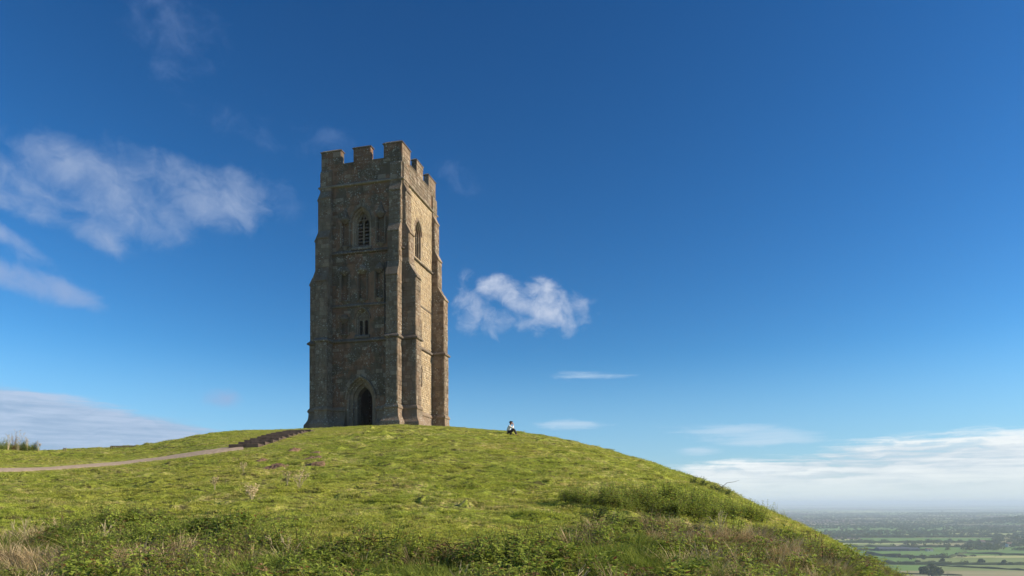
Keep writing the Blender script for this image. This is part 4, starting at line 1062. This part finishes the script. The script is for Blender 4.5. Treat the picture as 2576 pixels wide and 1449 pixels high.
bx0, by0, bz0 = ground_at(1795, 1238); br = empty('briar', (bx0, by0, bz0)); tag(br, 'dark leafy briar hugging the ground against the sky on the right skyline', 'shrub')
shoots = [nettle(rd(.24, .36), M['darkleaf'], 5, .07) for _ in range(4)]
for k in range(26):
    ox, oy = rd(-.75, .62), rd(-.35, .25); o = link('shoot', shoots[k % 4], None, br); o.location = (ox, oy, hz(bx0 + ox, by0 + oy) - bz0); o.scale = (1, 1, rd(.6, 1.15)); o.rotation_euler = (rd(-.3, .3), rd(-.2, .6), rd(0, 6.28))
mb = MB(); mb.tube([(.2, 0, .0), (.5, .02, .26), (.78, 0, .30), (.95, -.02, .36)], [.012, .009, .006, .003], 5); mb.build('stem', M['bark'], br)
for px, py, h_, mt_, lb in ((8, 1139, 1.0, 'leaf', 'tall seeding weed at the left edge of the picture on the ridge'), (33, 1139, 1.45, 'brownleaf', 'tallest silvery seeding weed on the left ridge'), (58, 1139, 1.0, 'darkleaf', 'dark green leafy weed right of the tallest one on the left ridge'),
                          (84, 1139, .7, 'darkleaf', 'shortest dark weed at the right end of the left ridge clump')):
    plant('tall_weed', px, py, nettle(h_ * .8, M[mt_], 6, .10), 1.0, lb, 'weed', 'weeds on the left ridge')
    plant('dead_stalks', px + 12, py, stalks(h_ * .8, 7, M['stalk'], .25), 1.0, 'pale seed stalks beside the ' + ' '.join(lb.split()[:8]), 'dead plant', 'dead stalks on the left ridge')

# low timber edging and a stake on the left ridge
x, y, z = ground_at(312, 1132); te = empty('timber_edging', (x, y, z + .07), R(-4)); tag(te, 'short low row of weathered timber slats on the grassy ridge left of the steps', 'edging')
mb = MB(); mb.box(-.8, .8, -.05, .05, .10, .15); mb.build('rail', M['timber'], te)
for k in range(13):
    mb = MB(); xx = -.76 + k * .126; hh = rd(.07, .095); mb.box(xx - .028, xx + .028, -.09, -.055, -.1, hh + .03); mb.build('slat', M['timber'], te)
x, y, z = ground_at(163, 1136); sk = empty('wooden_stake', (x, y, z)); tag(sk, 'pair of tiny wooden stakes joined by a rail on the left skyline', 'stake')
for q in (-.07, .07):
    mb = MB(); mb.box(q - .015, q + .015, -.02, .02, -.1, .26); mb.build('post', M['timber'], sk)
mb = MB(); mb.box(-.05, .05, -.018, .018, .2, .23); mb.build('rail', M['timber'], sk)

# ------------------------------------------------------------------ the person on the crest
def skin(name, pts, edges, rad, mt, parent, root=0, sub=2):
    me_ = bpy.data.meshes.new(name); me_.from_pydata(pts, edges, []); o = link(name, me_)
    md = o.modifiers.new('skin', 'SKIN'); md.use_smooth_shade = True
    for i, r_ in enumerate(rad):
        d = me_.skin_vertices[0].data[i]; d.radius = r_ if isinstance(r_, tuple) else (r_, r_); d.use_root = (i == root)
    s2 = o.modifiers.new('subd', 'SUBSURF'); s2.levels = sub; s2.render_levels = sub
    bpy.context.view_layer.update(); dg = bpy.context.evaluated_depsgraph_get(); nm = bpy.data.meshes.new_from_object(o.evaluated_get(dg))
    bpy.data.objects.remove(o); nm.polygons.foreach_set('use_smooth', [True] * len(nm.polygons)); nm.name = name; nm.materials.clear(); nm.materials.append(mt)
    return link(name, nm, None, parent)


px_, py_ = 1285, 1093
x, y, z = ground_at(px_, py_)
person = empty('person', (x - 0.12, y - 0.25, hz(x - .12, y - .25) + 0.0), R(-8)); tag(person, 'person in white shirt and dark trousers sitting on the crest with hands at the mouth', 'person')
dz_ = lambda xx, yy: hz(person.location.x + xx, person.location.y + yy) - person.location.z
g1 = dz_(.55, 0)
J = dict(pel=(0, 0, .13), bel=(-.03, 0, .28), che=(.02, 0, .44), nec=(.09, 0, .585), hb=(.13, 0, .65), hd=(.17, 0, .725), ht=(.17, 0, .80))
pts = [J['pel'], J['bel'], J['che'], J['nec'], J['hb'], J['hd'], J['ht']]; rad = [.115, .115, .125, .05, .055, .085, .06]; ed = [(0, 1), (1, 2), (2, 3), (3, 4), (4, 5), (5, 6)]
arms = {}; legs = {}
for sg in (-1, 1):
    b = len(pts); hp, kn, an, toe = (.04, sg * .09, .11), (.33, sg * .13, .36), (.52, sg * .12, .05 + g1), (.66, sg * .13, .015 + g1 * 1.2)
    pts += [hp, kn, an, toe]; rad += [.085, .055, .038, .026]; ed += [(0, b), (b, b + 1), (b + 1, b + 2), (b + 2, b + 3)]; legs[sg] = (hp, kn, an, toe)
    b = len(pts); sh, elb, wr, pm = (.05, sg * .17, .53), (.27, sg * .15, .385), (.285, sg * .045, .60), (.275, sg * .025, .655)
    pts += [sh, elb, wr, pm]; rad += [.055, .04, .025, .028]; ed += [(2, b), (b, b + 1), (b + 1, b + 2), (b + 2, b + 3)]; arms[sg] = (sh, elb, wr, pm)
    for f_ in range(4):
        q = len(pts); fy = sg * (.012 + f_ * .001); fx = .262 + f_ * .013; l = (.032, .036, .034, .026)[f_]
        pts += [(fx, fy + sg * .006, .69), (fx - .012, fy - sg * .004, .69 + l)]; rad += [.0085, .007]; ed += [(b + 3, q), (q, q + 1)]
    q = len(pts); pts += [(.245, sg * .018, .672), (.235, sg * .012, .70)]; rad += [.010, .008]; ed += [(b + 3, q), (q, q + 1)]
q = len(pts); pts += [(.265, 0, .715)]; rad += [.016]; ed += [(5, q)]          # nose
bodyo = skin('body', pts, ed, rad, M['skin'], person)
fb = MB()
for sg in (-1, 1):
    fb.tube([(.238, sg * .035, .738), (.250, sg * .035, .738)], [.012, .006], 8)
fb.build('eyes', M['hair'], person, True)
mb = MB(); mb.tube([(.236, -.022, .682), (.243, 0, .681), (.236, .022, .682)], [.004, .007, .004], 6); mb.build('mouth', M['skin'], person, True)
for sg in (-1, 1):
    mb = MB(); mb.tube([(.165, sg * .083, .70), (.162, sg * .098, .725), (.165, sg * .088, .75)], [.012, .016, .010], 6); mb.build('ear', M['skin'], person, True)
skin('hair', [(.150, 0, .745), (.10, 0, .72), (.16, 0, .80), (.20, 0, .805), (.105, 0, .67)], [(0, 1), (0, 2), (2, 3), (1, 4)], [.095, .07, .07, .05, .045], M['hair'], person)
sp_ = [(0, 0, .16), (-.03, 0, .28), (.02, 0, .44), (.075, 0, .555)]; sr = [.135, .135, .145, .065]; se = [(0, 1), (1, 2), (2, 3)]
for sg in (-1, 1):
    sh, elb, wr, pm = arms[sg]; b = len(sp_); sp_ += [sh, elb, tuple(Vector(elb).lerp(Vector(wr), .85))]; sr += [.07, .055, .036]; se += [(2, b), (b, b + 1), (b + 1, b + 2)]
skin('shirt', sp_, se, sr, M['shirt'], person)
tp = [(0, 0, .12)]; tr_ = [.14]; te_ = []
for sg in (-1, 1):
    hp, kn, an, toe = legs[sg]; b = len(tp); tp += [hp, kn, tuple(Vector(kn).lerp(Vector(an), .93))]; tr_ += [.10, .07, .05]; te_ += [(0, b), (b, b + 1), (b + 1, b + 2)]
skin('trousers', tp, te_, tr_, M['trousers'], person)
for sg in (-1, 1):
    hp, kn, an, toe = legs[sg]; skin('shoe', [(an[0] - .03, an[1], an[2] - .01), (an[0] + .06, an[1], an[2] - .005), (toe[0] + .02, toe[1], toe[2] + .02)], [(0, 1), (1, 2)], [.042, .045, .034], M['shoe'], person)

person.scale = (.94,) * 3; person.location.z -= .05

# ------------------------------------------------------------------ the vale far below
VZ = -75.0
def vy(py): return -VZ * FPX / (py - HY)
def vp(px, py): Yv = vy(py); return (px - CX) / FPX * Yv, Yv
t = mat('vale_fields', 0.95, 0.1); P = pos(t)
v = t.node('ShaderNodeTexVoronoi', {'Vector': t.mapping(P, scale=(0.0020, 0.0040, 0.0), rot=(0, 0, 0.25)), 'Scale': 1.0})
fr = t.xyz(v.outputs['Color'])
fc_ = t.mix(t.rng(fr[0], 0.2, 0.8), (0.16, 0.27, 0.06), (0.40, 0.44, 0.15)); fc_ = t.mix(t.rng(fr[1], 0.72, 0.9), fc_, (0.26, 0.22, 0.12)); fc_ = t.mix(t.rng(fr[2], 0.86, 0.9), fc_, (0.14, 0.09, 0.06))
wood = t.rng(t.noise(t.mapping(P, scale=(0.0006, 0.0012, 0)), 1.0, 5, 0.6), 0.55, 0.60); fc_ = t.mix(t.m('MULTIPLY', wood, .8), fc_, (0.035, 0.05, 0.02))
t.set(t.b.inputs['Base Color'], t.mix(t.m('MULTIPLY', t.noise(P, .05, 5), .4), fc_, (0.09, 0.10, 0.04))); M['vale'] = t.mat
phis = np.linspace(-math.pi, math.pi, 241); rs = np.concatenate([np.linspace(1, 400, 6), np.geomspace(500, 24000, 60)])
def valez(x, y):
    r = np.hypot(x, y); return VZ - 0.6 + sstep(9000, 21000, r) * (34 + fbm(x / 2600, y / 2600, 5, 4) * 46) + sstep(2500, 6000, r) * fbm(x / 1400, y / 900, 9, 3) * 34
V, F = polar_grid(phis, rs, valez); me = fast_mesh('vale', V, F); me.polygons.foreach_set('use_smooth', [True] * len(me.polygons)); tag(link('vale', me, M['vale']), kind='structure')


def field_mat(name, a, b):
    t = mat(name, 0.95, 0.1); P = pos(t); n = t.noise(t.mapping(P, scale=(.012, .05, 0)), 1.0, 6, .6); t.set(t.b.inputs['Base Color'], t.mix(t.rng(n, .3, .7), a, b)); return t.mat
FM = [field_mat('pasture', (0.10, 0.19, 0.035), (0.15, 0.25, 0.05)), field_mat('stubble', (0.27, 0.25, 0.12), (0.34, 0.31, 0.16)), field_mat('dull_pasture', (0.17, 0.22, 0.06), (0.22, 0.26, 0.085)), field_mat('pale_field', (0.36, 0.37, 0.13), (0.44, 0.44, 0.17))]
# fields between the hedges one can tell apart: rows of (far edge row, near edge row, [(left column, right column, colour)])
ROWS = [(1436, 1475, [(2150, 2380, 1), (2380, 2800, 1)]), (1422, 1436, [(2180, 2350, 0), (2350, 2800, 2)]), (1404, 1418.5, [(2150, 2300, 0), (2300, 2460, 2), (2460, 2800, 2)]), (1398, 1403.5, [(2180, 2300, 0), (2380, 2500, 3), (2500, 2800, 3)]),
        (1385, 1397.5, [(2150, 2260, 0), (2260, 2420, 0), (2420, 2700, 0)]), (1377, 1384.5, [(2150, 2290, 0), (2310, 2440, 0), (2520, 2700, 0)]), (1369, 1376, [(2130, 2240, 2), (2240, 2430, 1)]), (1353, 1363, [(2160, 2330, 0), (2330, 2500, 0)]),
        (1338, 1341, [(2520, 2700, 0)]), (1345, 1349, [(2130, 2290, 1)])]
for y0_, y1_, cs in ROWS:
    for a_x, b_x, k in cs:
        q = [vp(a_x, y1_), vp(b_x, y1_ - .3), vp(b_x + 4, y0_ - .2), vp(a_x + 6, y0_)]
        o = pydata('field', [(p_[0], p_[1], VZ + .02 * k) for p_ in q], [(0, 1, 2, 3)], FM[k]); tag(o, kind='structure')


def crown_mesh(seed, n=420, fl=0.55):
    """ragged crown: leaf clumps spread through an uneven volume, radius about 1, height about 1.3"""
    r_ = random.Random(seed); mb = MB(); lobes = [(q * math.cos(a), q * math.sin(a), .35 + r_.uniform(.0, .62) * (1 - q * .75), r_.uniform(.22, .38)) for q, a in ((r_.uniform(.1, .72), r_.uniform(0, 6.28)) for _ in range(16))] + [(0, 0, .55, .55)]
    for _ in range(n):
        lx_, ly_, lz_, lr = lobes[r_.randrange(len(lobes))]; th = r_.uniform(0, 6.28); cz_ = r_.uniform(-.7, 1); s_ = math.sqrt(1 - cz_ * cz_); rr = lr * r_.uniform(.75, 1.08)
        p = Vector((lx_ + rr * s_ * math.cos(th), ly_ + rr * s_ * math.sin(th), lz_ + rr * cz_ * .75)); s2 = r_.uniform(.07, .15)
        a = Vector((r_.gauss(0, 1), r_.gauss(0, 1), r_.gauss(0, 1))).normalized(); b = a.orthogonal().normalized(); c_ = a.cross(b)
        mb.add([p + b * s2, p + c_ * s2, p - b * s2 * .9, p - c_ * s2], [(0, 1, 2, 3)])
    return mb
crowns = []
for s_ in range(5):
    cb = crown_mesh(s_); me_ = bpy.data.meshes.new('crown'); me_.from_pydata([tuple(p) for p in cb.v], [], cb.f); me_.materials.append(M['tree']); crowns.append(me_)
tb = MB(); tb.tube([(0, 0, -.1), (0.01, 0, .25), (.03, .02, .6)], [.06, .045, .02], 6); tb.tube([(0.01, 0, .25), (.2, .05, .55)], [.03, .01], 5); tb.tube([(0.01, 0, .22), (-.2, -.06, .5)], [.03, .01], 5)
trunk_me = bpy.data.meshes.new('trunk'); trunk_me.from_pydata([tuple(p) for p in tb.v], [], tb.f); trunk_me.materials.append(M['bark'])
def tree(px, py, wpx, hpx, label, group='trees in the hedges of the vale', k=0):
    x, y = vp(px, py); e_ = empty('tree', (x, y, VZ)); e_.rotation_euler = (0, 0, rd(0, 6.28)); sx = wpx / 2 * y / FPX; sz = hpx / 1.35 * y / FPX; e_.scale = (sx, sx, sz); tag(e_, label, 'tree', group)
    link('trunk', trunk_me, None, e_); link('crown', crowns[k % 5], None, e_)
big = crown_mesh(99, 2600); me_ = bpy.data.meshes.new('crown'); me_.from_pydata([tuple(p) for p in big.v], [], big.f); me_.materials.append(M['tree'])
x, y = vp(2344, 1453); e_ = empty('tree', (x, y, VZ)); e_.scale = (12.6, 12.6, 11.5); tag(e_, 'large round dark tree at the bottom edge of the picture, nearest in the vale', 'tree')
link('trunk', trunk_me, None, e_); link('crown', me_, None, e_)
for i, (px, py, w_, h_, lb) in enumerate(((2470, 1419, 22, 17, 'round dark tree in the nearest hedge, left of the pair on the right'), (2527, 1420, 16, 15, 'dark tree in the nearest hedge close to the right edge'), (2542, 1420, 12, 9, 'small low tree just right of the dark tree near the right edge'),
        (2293, 1409, 20, 17, 'reddish brown tree in the middle hedge below the long shed'), (2324, 1409, 14, 12, 'dark round tree right of the reddish one in the middle hedge'), (2263, 1402, 9, 12, 'narrow tree rising from the hedge below the long shed'),
        (2372, 1419, 18, 19, 'brownish tree in the nearest hedge above the bottom tree'), (2345, 1418, 20, 11, 'wide low tree left of the brownish one in the nearest hedge'), (2308, 1417, 18, 10, 'low tree at the left of the nearest hedge'), (2406, 1397, 8, 9, 'small tree alone in the far green field'),
        (2518, 1399, 8, 7, 'small tree in the pale field on the right'), (2344, 1385, 9, 5, 'small dark tree beside the white farm building'), (2420, 1402, 24, 9, 'wide clump of trees at the bend of the middle hedge'), (2446, 1400, 20, 7, 'low clump right of the bend in the middle hedge'))):
    tree(px, py, w_, h_, lb, k=i)
t_all = []


def hedge_line(p0, p1, hgt, mb, gap=0.06):
    """a clipped, lumpy hedge between two points of the vale"""
    x0, y0 = p0; x1, y1 = p1; L = math.hypot(x1 - x0, y1 - y0); n = max(4, int(L / 9)); nx, ny = -(y1 - y0) / L, (x1 - x0) / L; b = len(mb.v)
    for i in range(n + 1):
        t_ = i / n; x, y = x0 + (x1 - x0) * t_, y0 + (y1 - y0) * t_; h_ = hgt * rd(.55, 1.35); w2 = hgt * rd(.5, .9)
        for o_, z_ in ((-1, -.5), (-.8, .7), (-.1, 1), (.75, .75), (1, -.5)): mb.v.append((x + nx * w2 * o_, y + ny * w2 * o_, VZ + h_ * z_))
    for i in range(n):
        for k in range(4): mb.f.append((b + i * 5 + k, b + (i + 1) * 5 + k, b + (i + 1) * 5 + k + 1, b + i * 5 + k + 1))
HL = [((2170, 1417.5), (2300, 1419.5), 4.0, 'dark hedge along the top of the nearest green field'), ((2300, 1419.5), (2640, 1420), 3.2, 'long hedge with trees running to the right edge behind the tan field'),
      ((2180, 1395), (2262, 1402.5), 4.2, 'hedge slanting down below the long shed'), ((2262, 1402.5), (2385, 1404), 4.0, 'tree-filled middle hedge between two green fields'), ((2385, 1404), (2430, 1391.5), 3.5, 'hedge climbing from the bend of the middle hedge'),
      ((2430, 1392), (2640, 1399), 2.6, 'thin hedge along the lower side of the pale field'), ((2347, 1423), (2640, 1438.5), 1.7, 'thin dark hedge crossing the tan field at the lower right'), ((2230, 1443), (2420, 1448), 1.5, 'thin dark hedge at the bottom beside the large tree'),
      ((2150, 1384.5), (2330, 1384.8), 3.0, 'hedge behind the green field at the long shed'), ((2130, 1376), (2440, 1376.5), 3.5, 'hedge between the grey-green and the tan fields'), ((2110, 1365), (2500, 1364), 3.5, 'hedge below the long bright green field'), ((2130, 1351.5), (2500, 1351), 5, 'hedge above the long bright green field')]
for a_, b_, h_, lb in HL:
    mb = MB(); hedge_line(vp(*a_), vp(*b_), h_, mb); o = mb.build('hedge', M['tree']); tag(o, lb, 'hedge', 'hedges in the vale')
    (x0, y0), (x1, y1) = vp(*a_), vp(*b_); L = math.hypot(x1 - x0, y1 - y0)
    for k in range(int(L / 34)):
        t_ = rd(0, 1); t_all.append((x0 + (x1 - x0) * t_, y0 + (y1 - y0) * t_, rd(3, 7)))
# farther off: hedgerow trees and woods, thousands of them
def clump(x, y, n, sx, sy, s0, s1):
    for _ in range(n): t_all.append((x + random.gauss(0, sx), y + random.gauss(0, sy), rd(s0, s1)))
for px, py, n_, sx, sy in ((2225, 1374, 60, 22, 12), (2275, 1373, 50, 26, 16), (2300, 1360, 30, 30, 20), (2400, 1372, 150, 60, 18), (2470, 1375, 260, 60, 45), (2500, 1362, 200, 60, 60), (2150, 1352, 220, 90, 60), (2230, 1350, 120, 60, 40), (2110, 1365, 120, 60, 60),
                          (2540, 1355, 120, 60, 50), (2560, 1384, 40, 30, 20), (2560, 1393, 18, 16, 10), (2480, 1383, 100, 60, 14), (2350, 1365, 16, 12, 8), (2360, 1402, 10, 22, 6), (2200, 1400, 8, 20, 5)):
    x, y = vp(px, py); clump(x, y, int(n_ * .6), sx, sy, 4, 8)
yv = 1450.0
while yv < 21000:
    for _ in range(int(2 + yv / 3200)):
        y0 = yv * rd(1, 1.035); s_ = rd(.36, .84); L = rd(120, 1300) * (1 + yv / 9000); x = s_ * yv; ang = random.gauss(0, .10) if random.random() < .75 else rd(-1.2, 1.2); m_ = int(L / (7 + yv / 650))
        if fbm(np.array([x / 900]), np.array([yv / 900]), 4, 2)[0] < -.13: continue
        for k in range(m_):
            f_ = (k / m_ - .5) * L; t_all.append((x + f_ * math.cos(ang), y0 + f_ * math.sin(ang) + rd(-6, 6), rd(2.2, 6.8) * (1 + yv / 25000)))
    for _ in range(1 + int(yv / 5000)):                            # a wood here and there
        if random.random() < .35: clump(rd(.36, .84) * yv, yv, 70, rd(40, 160) * (1 + yv / 8000), rd(15, 50) * (1 + yv / 8000), 4, 8)
    yv *= 1.026
tp_ = np.array(t_all); ok = (tp_[:, 1] > 800); tp_ = tp_[ok]
# keep the open fields open
def inside_row(x, y):
    m_ = np.zeros(len(x), bool)
    for y0_, y1_, cs in ROWS:
        for a_x, b_x, k in cs:
            px = CX + FPX * x / y; py = HY - VZ * -FPX / y * -1 if False else HY + -VZ * FPX / y; m_ |= (px > a_x) & (px < b_x) & (py > y0_ + .5) & (py < y1_ - .5)
    return m_
tp_ = tp_[~inside_row(tp_[:, 0], tp_[:, 1])]
zz = np.where(np.hypot(tp_[:, 0], tp_[:, 1]) > 4000, valez(tp_[:, 0], tp_[:, 1]), VZ)
n = len(tp_); far_crown = []
for s_ in range(5):
    cb = crown_mesh(s_ + 30, 90); mb = MB(); mb.v = [(x, y, z_ * 1.0) for x, y, z_ in cb.v]; mb.f = cb.f
    for f_ in range(len(mb.v)): pass
    far_crown.append(mesh_of([(mb, M['tree'])]))
scatter('distant_trees', np.stack([tp_[:, 0], tp_[:, 1], zz - 1], 1), np.stack([np.zeros(n), np.zeros(n), rng.uniform(0, 6.28, n)], 1), tp_[:, 2], rng.integers(0, 5, n), far_crown, 'hedgerow trees and woods fading into haze across the vale', 'woodland')
# wooded hill at the right edge
x, y = vp(2640, 1352)
def knollz(u, v_): return 112 * math.exp(-(u * u + v_ * v_) * 2.2) - 8
vs = []; fs = []; n = 26
for i in range(n):
    for k in range(n):
        u, v_ = -1.3 + 2.6 * i / (n - 1), -1.3 + 2.6 * k / (n - 1); vs.append((u * 330, v_ * 420, knollz(u, v_)))
for i in range(n - 1):
    for k in range(n - 1): fs.append((i * n + k, (i + 1) * n + k, (i + 1) * n + k + 1, i * n + k + 1))
KY = 2500.0; KX = (2665 - CX) / FPX * KY; kn = pydata('wooded_hill', [(a * .7, b, c_ * .24) for a, b, c_ in vs], fs, M['vale'], None, True); kn.location = (KX, KY, VZ); tag(kn, kind='structure')
kp = []
for _ in range(1500):
    u, v_ = rd(-1.0, 1.0), rd(-1.2, .6); kp.append((KX + u * 330 * .7, KY + v_ * 420, VZ + knollz(u, v_) * .24 - 1))
kp = np.array(kp); n = len(kp); scatter('hill_wood', kp, np.stack([np.zeros(n), np.zeros(n), rng.uniform(0, 6.28, n)], 1), rng.uniform(6, 11, n), rng.integers(0, 5, n), far_crown, 'wood covering the dark hill at the right edge of the vale', 'woodland')


def house(px, py, lw, dp, hh, rf, wm, rm, name, label, rz=0.0):
    x, y = vp(px, py); e_ = empty(name, (x, y, VZ), rz); tag(e_, label, 'building')
    mb = MB(); mb.box(-lw / 2, lw / 2, -dp / 2, dp / 2, -.5, hh); mb.build('wall', wm, e_)
    a, b = lw / 2 + .3, dp / 2 + .4
    mb = MB(); mb.add([(-a, -b, hh), (a, -b, hh), (a, b, hh), (-a, b, hh), (-a, 0, hh + rf), (a, 0, hh + rf)], [(0, 1, 5, 4), (2, 3, 4, 5), (0, 4, 3), (1, 2, 5), (3, 2, 1, 0)]); mb.build('roof', rm, e_)
    for k in range(int(lw / 7)):
        mb = MB(); u = -lw / 2 + 3.5 + k * 7; mb.box(u - .8, u + .8, -dp / 2 - .06, -dp / 2 - .01, 1, 2.6); mb.build('window', M['near_black'], e_)
house(2243, 1385.5, 46, 14, 3.4, 2.6, M['shed'], M['shed'], 'long_shed', 'long low grey shed in the green field of the vale')
house(2290, 1385.5, 22, 14, 3.0, 2.2, M['shed'], M['shed'], 'farm_shed', 'shorter grey shed at the right end of the long one')
house(2337, 1386.5, 9, 6, 3.2, 1.6, M['render'], M['tile'], 'farmhouse', 'small white farm building among dark trees right of the sheds')
house(2471, 1369, 7, 6, 5, 2.5, M['render'], M['tile'], 'cottage', 'tiny pale house in the trees of the vale')
house(2537, 1375, 7, 6, 5, 2.5, M['render'], M['tile'], 'cottage', 'tiny pale house near the right edge of the vale')

# ------------------------------------------------------------------ the air over the vale
hb = MB(); hb.box(-24500, 24500, -24500, 24500, VZ - 40, 24 + TZ + 2)
hm = bpy.data.materials.new('haze_air'); hm.use_nodes = True; ht = NT(hm.node_tree); ht.n.remove(ht.n['Principled BSDF'])
pv = ht.node('ShaderNodeVolumePrincipled', {'Color': (0.70, 0.82, 1.0), 'Density': 0.00018, 'Anisotropy': 0.0}); ht.l.new(pv.outputs[0], ht.n['Material Output'].inputs['Volume'])
hz_o = hb.build('haze', hm); tag(hz_o, 'thin blue haze filling the air over the vale', 'haze', kind='stuff')
